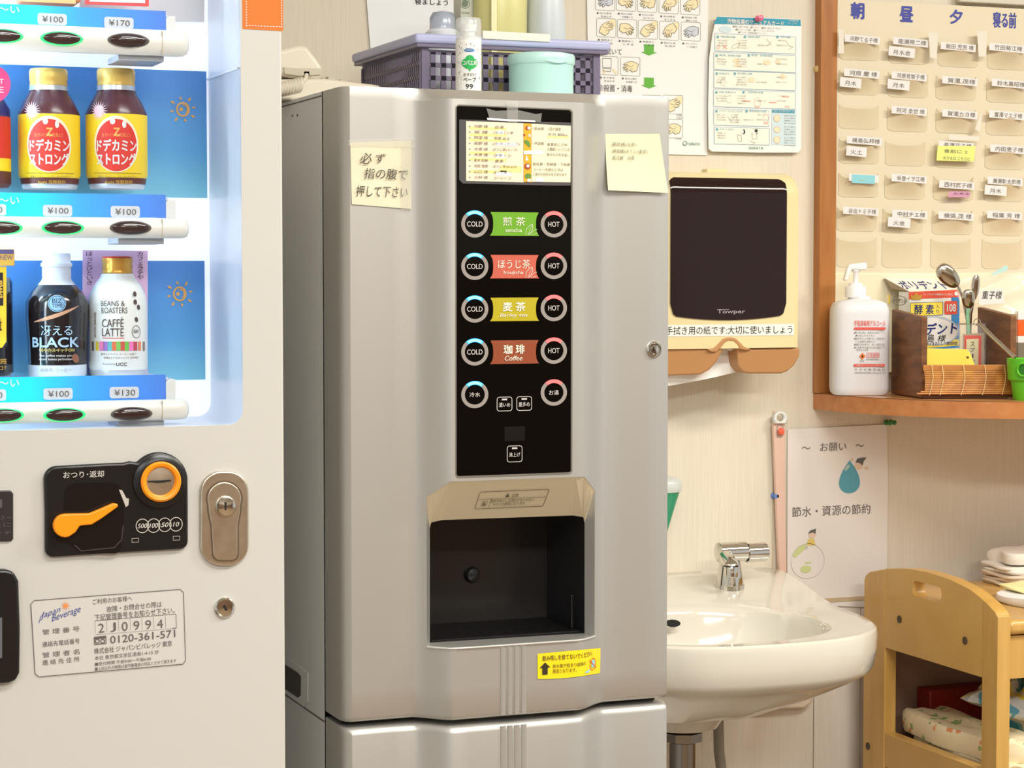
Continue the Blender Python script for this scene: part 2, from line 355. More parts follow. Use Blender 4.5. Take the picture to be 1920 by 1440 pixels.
for (sy0, sy1), (by0, by1), _, prices, tp, bpz in rows:
    XE = fr_.p(311, sy1).x; XE2 = fr_.p(329, sy1).x
    zt, zb = fr_.p(160, sy0+(6 if sy0 < 20 else 0)).z, fr_.p(160, sy1).z
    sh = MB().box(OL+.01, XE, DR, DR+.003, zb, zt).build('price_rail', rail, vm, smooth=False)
    MB().box(OL+.01, XE+.003, DR+.003, IB-.01, zt-.006, zt-.003).build('shelf_plate', M('shelf_clear', (206, 218, 232), .3), vm)
    MB().prism([(XE, DR-.001, zb-.004), (XE2, DR-.001, zb-.004), (XE2, DR-.001, zt-.005), (XE+.004, DR-.001, zt-.005), (XE, DR-.001, zt-.008)], (0, .05, 0)).build('end_cap', M('cap_white', (226, 226, 222), .5), vm, bevel=.001)
    # bar with rounded section and end
    zc = (fb_.p(160, by0).z+fb_.p(160, by1).z)/2; hh = (fb_.p(160, by0).z-fb_.p(160, by1).z)/2; XB = fb_.p(357, by1).x
    rings = []
    for X, k in [(OL+.01, 1), (XB-.012, 1), (XB-.006, .95), (XB-.002, .8), (XB, .5)]:
        rings.append([(X, DB+.012-.012*k*math.cos(t) if math.cos(t) > 0 else DB+.02, zc+hh*k*max(-1, min(1, 1.15*math.sin(t)))) for t in [math.radians(d) for d in range(-90, 91, 15)]])
    bar = MB().loops(rings, True, True, True).build('button_bar', bar_w, vm)
    xj = fb_.p(304, by0).x; MB().box(xj, xj+.0005, DB-.0004, DB+.01, zc-hh*.9, zc+hh*.9).build('joint_line', M('joint_tan', (196, 180, 150), .5), bar)
    for i, (x, y) in enumerate(bpz):
        lit = i < 2
        c = fb_.p(x, y, .0005)
        ro = MB().lathe(c+Vector((0, .002, 0)), [(.0222, 0), (.0222, .002), (.0195, .0026)], 40, AY, 1, .33, False, False).build('button_ring', ringm if lit else ringd, bar)
        MB().lathe(c+Vector((0, .001, 0)), [(.0195, 0), (.019, .0025), (.014, .004), (.006, .0046)], 40, AY, 1, .33).build('button', but_dark, bar)
    for i, (x, y) in enumerate(tp):
        pt = MB(fr_, .001).R(x, y, 55, 21.5, 5).build('price_tag', tagm, sh, smooth=False)
        print_(fr_, .0016, ink_soft, pt, 'lettering', lambda b: b.T(prices[i], x+1, y, 39, 11.5))
    print_(fr_, .001, ink_white, sh, 'lettering', lambda b: b.T('つめた〜い', -14, tp[1][1]-20, 100, 15, bold=.03))
    # clip under the bar
    MB().box(fb_.p(225, by1).x, fb_.p(312, by1).x, DB+.012, DB+.07, zc-hh-.006, zc-hh+.001).build('bracket', M('bracket_grey', (170, 172, 178), .4), vm, bevel=.001)
# pane of the display window
gl = bpy.data.materials.new('window_glass'); gl.use_nodes = True; nt = gl.node_tree; nt.nodes.remove(nt.nodes['Principled BSDF'])
tr = nt.nodes.new('ShaderNodeBsdfTransparent'); gg = nt.nodes.new('ShaderNodeBsdfGlossy'); gg.inputs['Roughness'].default_value = .03; mx = nt.nodes.new('ShaderNodeMixShader'); fz = nt.nodes.new('ShaderNodeFresnel'); fz.inputs[0].default_value = 1.25
tr.inputs[0].default_value = (.97, .98, .985, 1)
nt.links.new(fz.outputs[0], mx.inputs[0]); nt.links.new(tr.outputs[0], mx.inputs[1]); nt.links.new(gg.outputs[0], mx.inputs[2]); nt.links.new(mx.outputs[0], nt.nodes['Material Output'].inputs[0])
MB().poly([(p[0], DV+.004, p[2]) for p in hole]).build('window_pane', gl, vm, smooth=False)

# coin unit
FV = FY(DV)
def arc(cx, cy, r, a0, a1, n=8): return [(cx+r*math.cos(math.radians(a0+(a1-a0)*i/n)), cy-r*math.sin(math.radians(a0+(a1-a0)*i/n))) for i in range(n+1)]
out = arc(107, 898, 24, 180, 95, 5)+[(200, 869), (232, 868), (243, 865)]+arc(299, 902, 54, 140, 8, 14)+[(353, 940)]+arc(338, 1015, 15, 0, -85, 4)+[(220, 1037)]+arc(100, 1030, 15, -95, -175, 4)+[(85, 960)]
cu = MB(FV).slab(out, .008, .006).build('coin_panel', black_plastic, vm, bevel=.0025)
well = arc(142, 925, 20, 180, 90, 4)+arc(210, 925, 20, 90, 10, 4)+[(232, 970), (228, 1012)]+arc(214, 1024, 14, 0, -90, 4)+[(150, 1036), (134, 1022), (106, 1014), (104, 970), (120, 955)]
MB(FV).slab(well, .001, .0066).build('return_well', M('well_black', (12, 8, 8), .25), cu, smooth=False)
MB(FV, .0068).ln([(140, 1022), (152, 1033), (214, 1027), (228, 1012), (231, 985)], 2.2).build('well_edge', M('edge_black', (60, 56, 56), .3), cu, smooth=False)
lev = arc(122, 986, 22, 90, 290, 10)+[(142, 998), (150, 986), (172, 984), (190, 973), (222, 950), (221, 945), (213, 944), (190, 954), (168, 963)]
MB(FV).slab(lev, .008, .017).build('return_lever', orange, cu, bevel=.002)
c = FV.p(299, 902, .006)
MB().lathe(c, [(.0285, 0), (.0285, .003), (.0235, .006), (.0215, .006)], 40, AY, cap0=False, cap1=False).build('coin_collar', black_plastic, cu)
MB().lathe(c, [(.0215, .004), (.0215, .0085), (.0195, .010), (.0165, .009), (.0145, .005)], 48, AY, cap0=False, cap1=False).build('coin_ring', orange, cu)
MB().lathe(c, [(.0147, .0), (.0147, .0055), (.0001, .0065)], 40, AY).build('coin_face', nickel, cu)
MB(FV, .0135).pg(299, 902, [(-22, -1.5), (-14, -2), (-6, -3.5), (6, -3.5), (14, -2), (22, -1.5), (22, 1.5), (-22, 1)]).build('coin_slot', black_matte, cu, smooth=False)
def coin_print(b):
    b.T('おつり･返却', 157, 889.5, 76, 12.5, bold=.025)
    b.px([(223, 918), (229, 919), (237, 934), (242, 935), (241, 947), (236, 951), (231, 938)])
    for x, y, t, wd in ((267, 986, '500', 18), (288, 985.5, '100', 16), (309, 984, '50', 14), (330, 983, '10', 12)):
        b.EO(x, y, 12.5, 13.5, 1.4); b.T(t, x, y, wd, 8.5, bold=.03, shear=.25)
    b.RO(253.5, 1013, 13, 8, .6); b.RO(331, 1009, 13, 8, .6)
print_(FV, .0068, M('print_silver', (196, 190, 182), .5), cu, 'lettering', coin_print)
# lock plate
hp = [(x+421.5, 972-y) for x, y in rr(91, 178, 40, 8)]
lp = MB(FV).slab(hp, .006, .005).build('lock_plate', nickel, vm, bevel=.002)
kp = arc(421, 936, 32, 200, -20, 14)+[(450, 962), (446, 985), (446, 1030)]+arc(434, 1038, 12, 0, -90, 4)+arc(412, 1038, 12, -90, -180, 4)+[(397, 985), (392, 962)]
MB(FV).slab([(x, y) for x, y in kp], .002, .0066).build('lock_inset', nickel, lp, bevel=.0012)
MB(FV, .0057).ln([(x+(x-421)*.045, y+(y-975)*.025) for x, y in kp+kp[:1]], 2).build('inset_groove', M('groove_brown', (92, 74, 54), .5), lp, smooth=False)
c = FV.p(423, 949, .0066)
MB().lathe(c, [(.0112, 0), (.0112, .003), (.0095, .0055), (.004, .0068), (.0005, .007)], 36, AY).build('lock_cylinder', chrome, lp)
MB(FV, .0138).R(423, 949, 4, 15, 1).build('keyhole', black_matte, lp, smooth=False)
c = FV.p(421, 1139, 0)
lk = MB().lathe(c, [(.0112, 0), (.0112, .002), (.0098, .0035), (.0085, .0025), (.0005, .003)], 36, AY).build('small_lock', chrome, vm)
MB(FV, .0036).pg(421, 1139, [(-3, 2), (1, 5), (6, -5), (2, -7)]).build('keyhole', black_matte, lk, smooth=False)
# card reader and bill slot at the left border
cr_ = MB(FV).slab([(-70, 922), (20, 920), (25, 925), (25, 1011), (21, 1015), (-70, 1017)], .004, .003).build('card_reader', M('reader_black', (40, 34, 36), .4), vm, bevel=.001)
print_(FV, .004, M('reader_print', (84, 78, 80), .5), cr_, 'lettering', lambda b: (b.T('電子マネー', -8, 972, 60, 10), b.T('ここに', -4, 985, 50, 8), b.T('タッチ', -4, 1000, 50, 8), b.R(-14, 945, 36, 16)))
bo = [(-90, 1070), (10, 1068), (26, 1073), (35, 1090), (38, 1180), (37, 1262), (30, 1276), (16, 1281), (-90, 1288)]
bs_ = MB(FV).slab(bo, .012, .010).build('bill_slot', black_plastic, vm, bevel=.003)
MB(FV).slab([(-70, 1160), (4, 1158), (4, 1234), (-70, 1238)], .001, .0108).build('slot_insert', M('slot_grey', (96, 98, 102), .4), bs_)
# service label
lb = MB(FV, .0005)
lb.px([(58, 1133), (64, 1126), (338, 1105), (344, 1111), (348, 1238), (343, 1245), (73, 1269), (66, 1263)])
lb = lb.build('service_label', M('label_silver', (204, 201, 195), .45), vm, smooth=False)
def svc(b):
    o = [(58, 1133), (64, 1126), (338, 1105), (344, 1111), (348, 1238), (343, 1245), (73, 1269), (66, 1263), (58, 1133)]; b.ln(o, 1.2)
    b.T('ご利用のお客様へ', 211, 1125, 74, 10); b.T('故障・お問合せの際は', 252, 1137.5, 103, 11); b.T('下記管理番号をお知らせ下さい。', 253, 1151, 150, 12)
    for i, ch in enumerate('2J0994'): b.T(ch, 190+i*22, 1177.5-i*1.6, 11, 17)
    for i in range(7): b.ln([(178+i*22, 1165-i*1.7), (179+i*22, 1187-i*1.7)], .4)
    b.ln([(178, 1164), (330, 1151), (331, 1177), (324, 1178)], .8); b.ln([(179, 1190), (331, 1178)], .4)
    b.T('0120-361-571', 268, 1193.5, 122, 14, bold=.01); b.RO(188, 1200.5, 23, 15, 1.5); b.EO(182.5, 1202, 4.5, 4.5, 1.8); b.EO(192.5, 1202, 4.5, 4.5, 1.8); b.R(188, 1196, 20, 3)
    b.T('株式会社 ジャパンビバレッジ 東京', 250, 1213.5, 146, 11, bold=.01); b.T('本社 東京都文京区湯島1-4-15 2F', 238, 1228, 120, 8)
    b.T('■受付時間 午前9:00〜午後6:00', 231, 1240, 105, 7); b.T('■上記以外の時間は留守番電話の対応とさせて頂きます', 255, 1246.5, 152, 7)
    for i, t in enumerate(('管 理 番 号', '連絡先電話番号', '管 理 者 名', '連 絡 先 住 所')): b.T(t, 114.5, (1182, 1205, 1225, 1239)[i], 70, 10)
print_(FV, .001, M('label_ink', (96, 88, 86), .6), lb, 'lettering', svc, rot=2.2)
print_(FV, .001, M('logo_blue', (74, 84, 150), .6), lb, 'logo', lambda b: (b.T('Japan', 94, 1150, 42, 14, shear=.5, rot=16), b.T('Beverage', 124, 1152, 58, 16, shear=.5, rot=16), b.ln([(73, 1168), (76, 1158), (82, 1150)], 1.2)))
def rays(b, cx, cy, r):
    b.E(cx, cy, r*.42, r*.42)
    for i in range(10):
        a = 2*PI*i/10; b.pg(cx, cy, [(r*.5*math.cos(a-.1), r*.5*math.sin(a-.1)), (r*math.cos(a), r*math.sin(a)), (r*.5*math.cos(a+.1), r*.5*math.sin(a+.1))])
print_(FV, .001, M('logo_orange', (232, 140, 80), .6), lb, 'logo_sun', lambda b: rays(b, 123, 1136, 11))
stk = MB(FV, .0005).px([(454, -60), (531, -55), (531, 58), (455, 54)]).build('orange_sticker', M('sticker_orange', (226, 112, 12), .5), vm, smooth=False)
def stitch(b):
    for i in range(12): b.ln([(461+i*5.6, 47+i*.22), (464+i*5.6, 48.6+i*.22)], 1.5)
    for i in range(12): b.ln([(461, -8+i*5), (463, -5.5+i*5)], 1.5); b.ln([(527, -6+i*5), (529, -3.5+i*5)], 1.5)
print_(FV, .001, ink_white, stk, 'stitch_print', stitch)

# ---- sample bottles standing in the window
YB = DV+.088
def zpx(x, y, D=YB): return P(x, y, D).z
def bottle_frame(cx, hw):
    c = P(cx, 515, YB); R = hw*(RM.transposed() @ (c-CAM)).z*-1/F; return c.x, R
def dodeka(cx, label, dy=0):
    X, R = bottle_frame(cx, 57); z = lambda y: zpx(cx, y+dy)
    t = thing('drink_bottle', label, 'bottle', (X, YB, z(352)), 'yellow and brown vitamin drink bottles in the top display row')
    o = (X, YB, 0); L = lambda pr, nm, m, **k: MB().lathe(o, pr, 40).build(nm, m, t, **k)
    L([(R*.86, z(355)), (R*.9, z(350)), (R*.9, z(346))], 'base', M('can_silver', (214, 218, 224), .3, .5))
    L([(R*.93, z(346)), (R*.95, z(338)), (R*.95, z(335))], 'brown_band', M('can_brown', (92, 44, 40), .4))
    L([(R*.95, z(335)), (R, z(330)), (R, z(217))], 'yellow_sleeve', M('can_yellow', (247, 212, 40), .4))
    L([(R, z(218)), (R*.99, z(213)), (R*.82, z(192)), (R*.64, z(175)), (R*.63, z(171))], 'shoulder', M('can_shoulder', (84, 42, 48), .25))
    L([(R*.63, z(171)), (R*.62, z(162))], 'neck', M('can_silver'))
    L([(R*.6, z(163)), (R*.62, z(161)), (R*.6, z(155)), (R*.62, z(150)), (R*.62, z(134)), (R*.58, z(130))], 'cap', M('cap_gold', (240, 196, 100), .35, .2))
    cy = Cyl(X, YB, R); rx, ry = 43*.98, 52
    print_(cy, .0003, M('print_cream', (240, 228, 200), .6), t, 'emblem_border', lambda b: b.E(cx-3, 270+dy, 45, 53))
    print_(cy, .0006, M('print_red', (214, 48, 36), .5), t, 'emblem', lambda b: b.E(cx-3, 272+dy, 41, 49))
    print_(cy, .0009, ink_white, t, 'lettering', lambda b: (b.T('ドデカミン', cx-2, 272+dy, 78, 22, bold=.05), b.T('ストロング', cx-3, 298+dy, 76, 22, bold=.05), b.E(cx-10, 227+dy, 5, 6), b.E(cx+12, 233+dy, 4, 7)))
    print_(cy, .0009, M('print_orange'), t, 'crest', lambda b: (b.T('ヨクバリな元気に!', cx-4, 253+dy, 54, 7), b.T('Z', cx-2, 247+dy, 12, 14, bold=.05)))
    print_(cy, .0004, M('print_brown', (110, 74, 40), .6), t, 'fine_print', lambda b: (b.T('無果汁 アルギニン・マカ・ローヤルゼリー', cx, 331+dy, 78, 5), b.R(cx, 324.5+dy, 100, .8, nx=16)))
    print_(Cyl(X, YB, R*.95), .0004, M('print_gold', (200, 156, 60), .5), t, 'brand_print', lambda b: b.T('Asahi 炭酸飲料', cx+2, 341+dy, 54, 7, bold=.02))
    pk = MB(Cyl(X, YB, R*.985), .0008)
    for i in range(20):
        a = 2*PI*i/20; b_ = 2*PI*(i+.5)/20; c_ = 2*PI*(i-.5)/20
        pk.pg(cx-36, 208+dy, [(0, 0), (9*math.cos(c_), 9*math.sin(c_)), (19*math.cos(a), 19*math.sin(a)), (9*math.cos(b_), 9*math.sin(b_))])
    pk.build('burst_print', M('print_pink', (240, 200, 210), .5), t, smooth=False)
dodeka(95, 'left yellow and brown drink bottle with red oval emblem, beside the border bottle')
dodeka(221, 'right yellow and brown drink bottle with red oval emblem, next to the blue sun card')
# black coffee bottle
X, R = bottle_frame(106, 58); z = lambda y: zpx(106, y)
t = thing('coffee_bottle', 'dark glass style coffee bottle reading BLACK with pale screw cap', 'bottle', (X, YB, z(705)))
L = lambda pr, nm, m, **k: MB().lathe((X, YB, 0), pr, 40).build(nm, m, t, **k)
L([(R*.88, z(706)), (R*.92, z(702)), (R*.93, z(683))], 'base', M('base_frost', (214, 224, 236), .3))
L([(R*.93, z(683)), (R*.95, z(640)), (R, z(590)), (R*.99, z(566)), (R*.82, z(547)), (R*.6, z(534))], 'body', M('coffee_black', (30, 26, 30), .15, coat=.5))
L([(R*.6, z(534)), (R*.5, z(527)), (R*.46, z(522)), (R*.46, z(500)), (R*.5, z(500)), (R*.5, z(494)), (R*.45, z(492)), (R*.45, z(478)), (R*.42, z(475))], 'cap', M('cap_white_blue', (226, 234, 246), .3))
cy = Cyl(X, YB, R*.985)
print_(cy, .0012, M('emblem_blue', (150, 196, 226), .4), t, 'round_emblem', lambda b: b.E(107, 569, 17, 16))
print_(cy, .002, M('print_navy', (40, 52, 96), .4), t, 'emblem_lettering', lambda b: (b.T('BIZ', 107, 564, 18, 8), b.T('TIME', 108, 573, 22, 7), b.EO(107, 569, 15.5, 14.5, 1)))
print_(cy, .0012, M('print_pale_blue', (172, 204, 232), .4), t, 'lettering', lambda b: (b.T('冴える', 106, 620, 60, 19, bold=.02), b.T('BLACK', 103, 642, 94, 18, bold=.05)))
print_(cy, .0012, M('print_gold_pale', (206, 190, 110), .5), t, 'gold_print', lambda b: (b.T('集中力スイッチON', 107, 656.5, 66, 8), b.R(107, 656.5, 70, .5, nx=10)))
print_(cy, .0012, ink_white, t, 'fine_print', lambda b: (b.T('The coffee makes you', 104, 667.5, 64, 6), b.T('recover business performance', 104, 674, 64, 6)))
def swoosh(b):
    g = b.fr.L(106, 590, b.off); n = 20; A = []; B_ = []
    for i in range(n+1):
        u = i/n; x = -47+u*92; y0 = -14+9*math.sin(u*1.2)+u*u*22; th = 5*math.sin(PI*min(1, u*1.02))**.8+.4
        A.append(g(x, y0+th)); B_.append(g(x, y0-th*.4))
    b.loops([A, B_], False)
print_(cy, .0012, M('swoosh_copper', (206, 158, 130), .3), t, 'swoosh_print', swoosh)
print_(Cyl(X, YB, R*.92), .0012, ink_faint, t, 'base_print', lambda b: b.T('新発売 コーヒー', 105, 694, 62, 7))
print_(cy, .0016, M('bean_brown', (146, 96, 72), .4), t, 'bean_print', lambda b: (b.E(142, 672, 7, 9, rot=25),))
# cafe latte bottle and its pink card
pkc = MB(FY(YB+.036)).slab([(155, 469), (277, 470), (277, 706), (164, 706), (155, 600)], .001).build('promotion_card', M('card_pink', (228, 188, 222), .6))
tag(pkc, 'pink card with vertical black writing behind the white latte bottle', 'card')
print_(FY(YB+.036), .0008, ink, pkc, 'lettering', lambda b: (b.T('ほっとひといき', 168, 503, 12, 62, vert=True), b.T('カフェラテや', 263, 498, 12, 52, vert=True)))
X, R = bottle_frame(220, 55); z = lambda y: zpx(220, y)
t = thing('latte_bottle', 'white latte bottle with gold and red cap and striped colour band', 'bottle', (X, YB, z(704)))
L = lambda pr, nm, m, **k: MB().lathe((X, YB, 0), pr, 40).build(nm, m, t, **k)
L([(R*.92, z(704)), (R*.97, z(698)), (R*.97, z(692))], 'base', M('can_silver'))
L([(R*.97, z(692)), (R, z(686)), (R, z(575)), (R*.97, z(556)), (R*.8, z(535)), (R*.58, z(520)), (R*.53, z(513))], 'body', M('latte_white', (234, 236, 232), .3))
L([(R*.5, z(514)), (R*.53, z(511)), (R*.5, z(505)), (R*.53, z(500)), (R*.5, z(495)), (R*.53, z(490)), (R*.52, z(484))], 'cap', M('cap_brass', (212, 156, 66), .3, .5))
L([(R*.53, z(484)), (R*.5, z(481)), (R*.3, z(480))], 'cap_top', M('cap_red', (204, 50, 40), .4))
cy = Cyl(X, YB, R)
print_(cy, .0006, M('print_charcoal', (84, 66, 66), .5), t, 'lettering', lambda b: (b.T('BEANS &', 211, 569, 46, 10), b.T('ROASTERS', 214, 582, 50, 11), b.T('CAFFÈ', 211, 604, 42, 19, bold=.01), b.T('LATTE', 211, 623, 42, 15, bold=.01), b.T('UCC', 228, 683, 20, 6, bold=.04), b.T('Powered by', 204, 683, 24, 4),
    b.EO(256, 622, 10, 12, 1), b.T('B&R', 256, 621, 12, 7), *[b.E(x, y, 3.6, 5, rot=20) for x, y in ((253, 551), (254, 566), (260, 576), (256, 599))]))
print_(cy, .0006, M('print_brown'), t, 'side_print', lambda b: (b.T('珈琲専門店の味', 178, 609, 7, 48, vert=True), b.T('濃厚なミルクとコーヒーの香り', 222, 664, 70, 4), b.T('黒糖仕立てのカフェラテ 生乳使用', 228, 671, 68, 4)))
print_(cy, .0006, M('print_red'), t, 'red_rule', lambda b: b.R(212, 634, 42, 1.2, nx=6))
cols = [(110, 100, 84), (216, 196, 60), (226, 120, 170), (150, 110, 190), (90, 180, 180), (214, 110, 70), (120, 190, 90), (200, 80, 70), (110, 190, 80), (240, 120, 190), (190, 70, 90), (230, 130, 90), (140, 120, 110)]
for i, cc in enumerate(cols):
    print_(cy, .0005, M('stripe_%d' % i, cc, .5), t, 'stripe', lambda b: b.R(174+i*8.0, 649, 8.4 if 1 < i < 11 else 7, 17, nx=2))
# partly seen samples at the left border
X, R = bottle_frame(-34, 56); z = lambda y: zpx(-34, y)
t = thing('drink_bottle', 'drink bottle with red and yellow wrap cut off by the left border', 'bottle', (X, YB, z(352)))
MB().lathe((X, YB, 0), [(R*.9, z(352)), (R, z(345)), (R, z(322))], 40).build('base', M('can_brown'), t)
MB().lathe((X, YB, 0), [(R, z(322)), (R, z(298))], 40).build('yellow_sleeve', M('can_yellow'), t)
MB().lathe((X, YB, 0), [(R, z(298)), (R, z(220))], 40).build('red_sleeve', M('print_red'), t)
MB().lathe((X, YB, 0), [(R, z(220)), (R*.98, z(205)), (R*.62, z(170))], 40).build('shoulder', M('print_navy2', (40, 40, 110), .3), t)
MB().lathe((X, YB, 0), [(R*.62, z(170)), (R*.62, z(132))], 40).build('cap', M('cap_gold'), t)
tg = MB(FY(YB-.036)).slab([(-16+36*math.cos(i*PI/16), 158-36*math.sin(i*PI/16)) for i in range(32)], .0015).build('round_tag', M('tag_pink', (226, 62, 120), .5))
tag(tg, 'round pink tag at the left border of the display', 'tag')
print_(FY(YB-.036), .0006, ink_white, tg, 'lettering', lambda b: (b.T('HOT', -8, 152, 30, 9), b.T('ICE', -8, 168, 30, 11)))
X, R = bottle_frame(-32, 54); z = lambda y: zpx(-32, y)
t = thing('coffee_can', 'black and gold coffee can cut off by the left border', 'can', (X, YB, z(704)))
MB().lathe((X, YB, 0), [(R*.9, z(704)), (R, z(698)), (R, z(650)), (R, z(530)), (R*.9, z(520))], 40).build('body', M('coffee_black'), t)
print_(Cyl(X, YB, R), .0005, M('print_gold'), t, 'lettering', lambda b: (b.T('BOSS COFFEE', -4, 678, 40, 9, bold=.03), b.T('微糖 コク', -2, 690, 34, 9, bold=.03)))
t = MB(FY(YB-.035)).slab([(-70, 500), (12, 500), (12, 640), (4, 652), (-70, 654)], .003).build('promotion_board', M('promo_yellow', (244, 196, 48), .5))
tag(t, 'yellow and black promotion board in front of the coffee can, left border', 'sign')
print_(FY(YB-.035), .0006, ink, t, 'lettering', lambda b: (b.R(-20, 542, 52, 62), b.T('増量', -18, 608, 42, 24, bold=.04)))
print_(FY(YB-.035), .001, M('print_gold'), t, 'lettering', lambda b: b.T('特選', -18, 542, 46, 34, bold=.03))
tt = MB(FY(YB-.038)).slab([(-60, 467), (27, 467), (28, 498), (-60, 500)], .003).build('topper', M('topper_tan', (232, 178, 74), .5), t, bevel=.001)
print_(FY(YB-.038), .0006, M('topper_violet', (92, 78, 122), .5), tt, 'band', lambda b: (b.R(-16, 472, 84, 8), b.T('NEW', 12, 483, 24, 9)))
# row above: bottoms of a carton and a framed card
zz = P(90, 6, YB).z
t = MB().box(P(38, 8, YB).x, P(146, 8, YB).x, YB-.02, YB+.03, zz, zz+.12).build('drink_carton', M('carton_brown', (196, 116, 66), .5), bevel=.002); tag(t, 'brown carton above the ¥100 tag at the top border', 'carton')
MB(FY(YB-.02), .0005).R(92, -6, 100, 22).build('print', M('carton_tan', (224, 180, 120), .5), t, smooth=False)
t = MB(FY(YB-.02)).slab([(160, -100), (281, -96), (279, 12), (160, 8)], .002).build('framed_card', M('frame_red', (226, 76, 76), .5)); tag(t, 'white card with red frame above the ¥170 tag', 'card')
MB(FY(YB-.02), .0006).px([(168, -90), (273, -86), (272, 6), (168, 3)]).build('card_face', paper, t, smooth=False)

# ================================================================ DRINK DISPENSER
Db, Dc = 2.42, 2.386
X1, X2 = P(773, 500, Db).x, P(850, 500, Dc).x
X3, X4 = P(1088, 500, Dc).x, P(1136, 500, Db).x
XLd = P(606, 500, 2.50).x; XRd = P(1257, 600, Db).x
ZT = P(700, 163, Db).z
def ramp(t): t = max(0, min(1, t)); return t*t*(3-2*t)*.6+t*.4
def bulge(x): return (Db-Dc)*(ramp((x-X1)/(X2-X1))-ramp((x-X3)/(X4-X3)))
def yf(x, z): return Db-bulge(x)*max(0, min(1, (ZT-z)/.0135))
def yfc(x, z): return Db-bulge(x)
FW = Warp(yfc, Dc)
ds = thing('drink_dispenser', 'tall silver tea and coffee dispenser with black button panel', 'dispenser', ((XLd+XRd)/2, 2.7, 0))
# door columns: side, rounded edge, front, rounded edge, side
def cols_profile(z, k=1.0):
    c = [(XLd, 2.498), (XLd+.0005, 2.44), (XLd+.0015, 2.432), (XLd+.0045, 2.4245), (XLd+.010, Db)]
    return c, [(XRd-.007, Db), (XRd-.002, 2.4225), (XRd, 2.428), (XRd, 2.498)]
hx0, hx1 = FW.p(800, 1060).x, FW.p(1115, 1060).x
hz1 = FW.p(960, 899).z; hz0 = FW.p(800, 1213).z
def door(zb, zt, hole=None, tz=None):
    b = MB(); L, Rr = cols_profile(0)
    xs_ = sorted(set([L[-1][0]+(X1-L[-1][0])*i/3 for i in range(4)]+[X1+(X2-X1)*i/8 for i in range(1, 9)]+[X2+(X3-X2)*i/8 for i in range(1, 9)]+[X3+(X4-X3)*i/8 for i in range(1, 9)]+[X4+(Rr[0][0]-X4)*i/3 for i in range(1, 4)]+([hx0, hx1] if hole else [])))
    zs = [zt]
    if tz == 'chamfer': zs = [zt, zt-.002, zt-.0135, zt-.016]
    elif tz == 'round': zs = [zt, zt-.001, zt-.004, zt-.009]
    if hole: zs += [hz1+.05, hz1, hz0, hz0-.05]
    zs += [zb+.006, zb+.002, zb]
    zs = sorted(set(zs), reverse=True)
    def pt(x, y, z):
        dy = 0
        if tz == 'round' and z > zt-.009: q = (z-(zt-.009))/.009; dy = .009*(1-math.sqrt(max(0, 1-q*q)))
        if z < zb+.006: q = (zb+.006-z)/.006; dy = .005*q*q
        if tz == 'chamfer' and z > zt-.002: dy = .0005
        return (x, y+(dy if y < 2.49 else 0), z)
    n = 0
    cols = [(x, y, None) for x, y in L[:-1]]+[(x, None, None) for x in xs_]+[(x, y, None) for x, y in Rr[1:]]
    V = {}
    for j, z in enumerate(zs):
        for i, (x, y, _) in enumerate(cols):
            yy = y if y is not None else (yf(x, z) if tz == 'chamfer' else yfc(x, z))
            V[i, j] = len(b.v); b.v.append(Vector(pt(x, yy, z)))
    for j in range(len(zs)-1):
        for i in range(len(cols)-1):
            if hole and hz0-1e-6 <= zs[j+1] and zs[j] <= hz1+1e-6 and cols[i][0] >= hx0-1e-6 and cols[i+1][0] <= hx1+1e-6: continue
            b.f.append((V[i, j], V[i, j+1], V[i+1, j+1], V[i+1, j]))
    for j in (0, len(zs)-1): b.f.append(tuple(V[i, j] for i in range(len(cols))))
    return b
zs_gap_t = P(640, 1357, Db).z                       # lower edge of the upper door
zs_gap_b = P(640, 1368, Db).z
b = door(zs_gap_t, ZT, True, 'chamfer')
# corner fillers of the opening
cxh, czh = .022, .020
for xa, s_ in ((hx0, 1), (hx1, -1)):
    n = 6
    pts = [(xa+s_*cxh*i/n, yfc(xa+s_*cxh*i/n, 0), hz1) for i in range(n+1)]
    diag = [(xa+s_*cxh*i/n, yfc(xa+s_*cxh*i/n, 0), hz1-czh*(1-i/n)) for i in range(n+1)]
    b.loops([pts, diag], False)
door_up = b.build('upper_door', silver, ds)
door_low = door(.06, zs_gap_b, False, 'round').build('lower_door', silver, ds)
q5 = [(XLd, .05), (XRd-.001, .05), (XRd-.001, ZT), (XLd, ZT)]
b = MB(); b.loops([[(x, 2.502, z) for x, z in q5], [(x, 2.96, z) for x, z in q5]], True, False, True); case = b.build('case', silver_side, ds, smooth=False)
b = MB()
for x0_, x1_, z0_, z1_ in ((XLd+.006, XLd+.02, .06, ZT-.004), (XRd-.02, XRd-.006, .06, ZT-.004), (XLd+.02, XRd-.02, ZT-.02, ZT-.003), (XLd+.02, XRd-.02, zs_gap_b-.02, zs_gap_t+.02)): b.box(x0_, x1_, 2.45, 2.501, z0_, z1_)
b.build('door_gasket', black_matte, ds)
MB().box(XLd+.02, XRd-.02, 2.47, 2.94, 0, .06).build('plinth', black_matte, ds)
ys = P(604, 179, 2.5).z
MB().box(XLd-.0004, XLd+.002, 2.503, 2.96, ys-.001, ys+.0006).build('case_seam', M('seam_dark', (96, 94, 92), .6), case, smooth=False)
ys = P(606, 1354, 2.5).z
MB().box(XLd-.0005, XLd+.002, 2.503, 2.96, ys-.0012, ys+.0008).build('case_seam', M('seam_dark'), case, smooth=False)
sd = FX(XLd)
MB(sd).slab([(528, 1226), (558, 1246), (577, 1262), (577, 1316), (570, 1326), (528, 1296)], .001, .0012).build('handle_frame', silver_side, case, bevel=.0008)
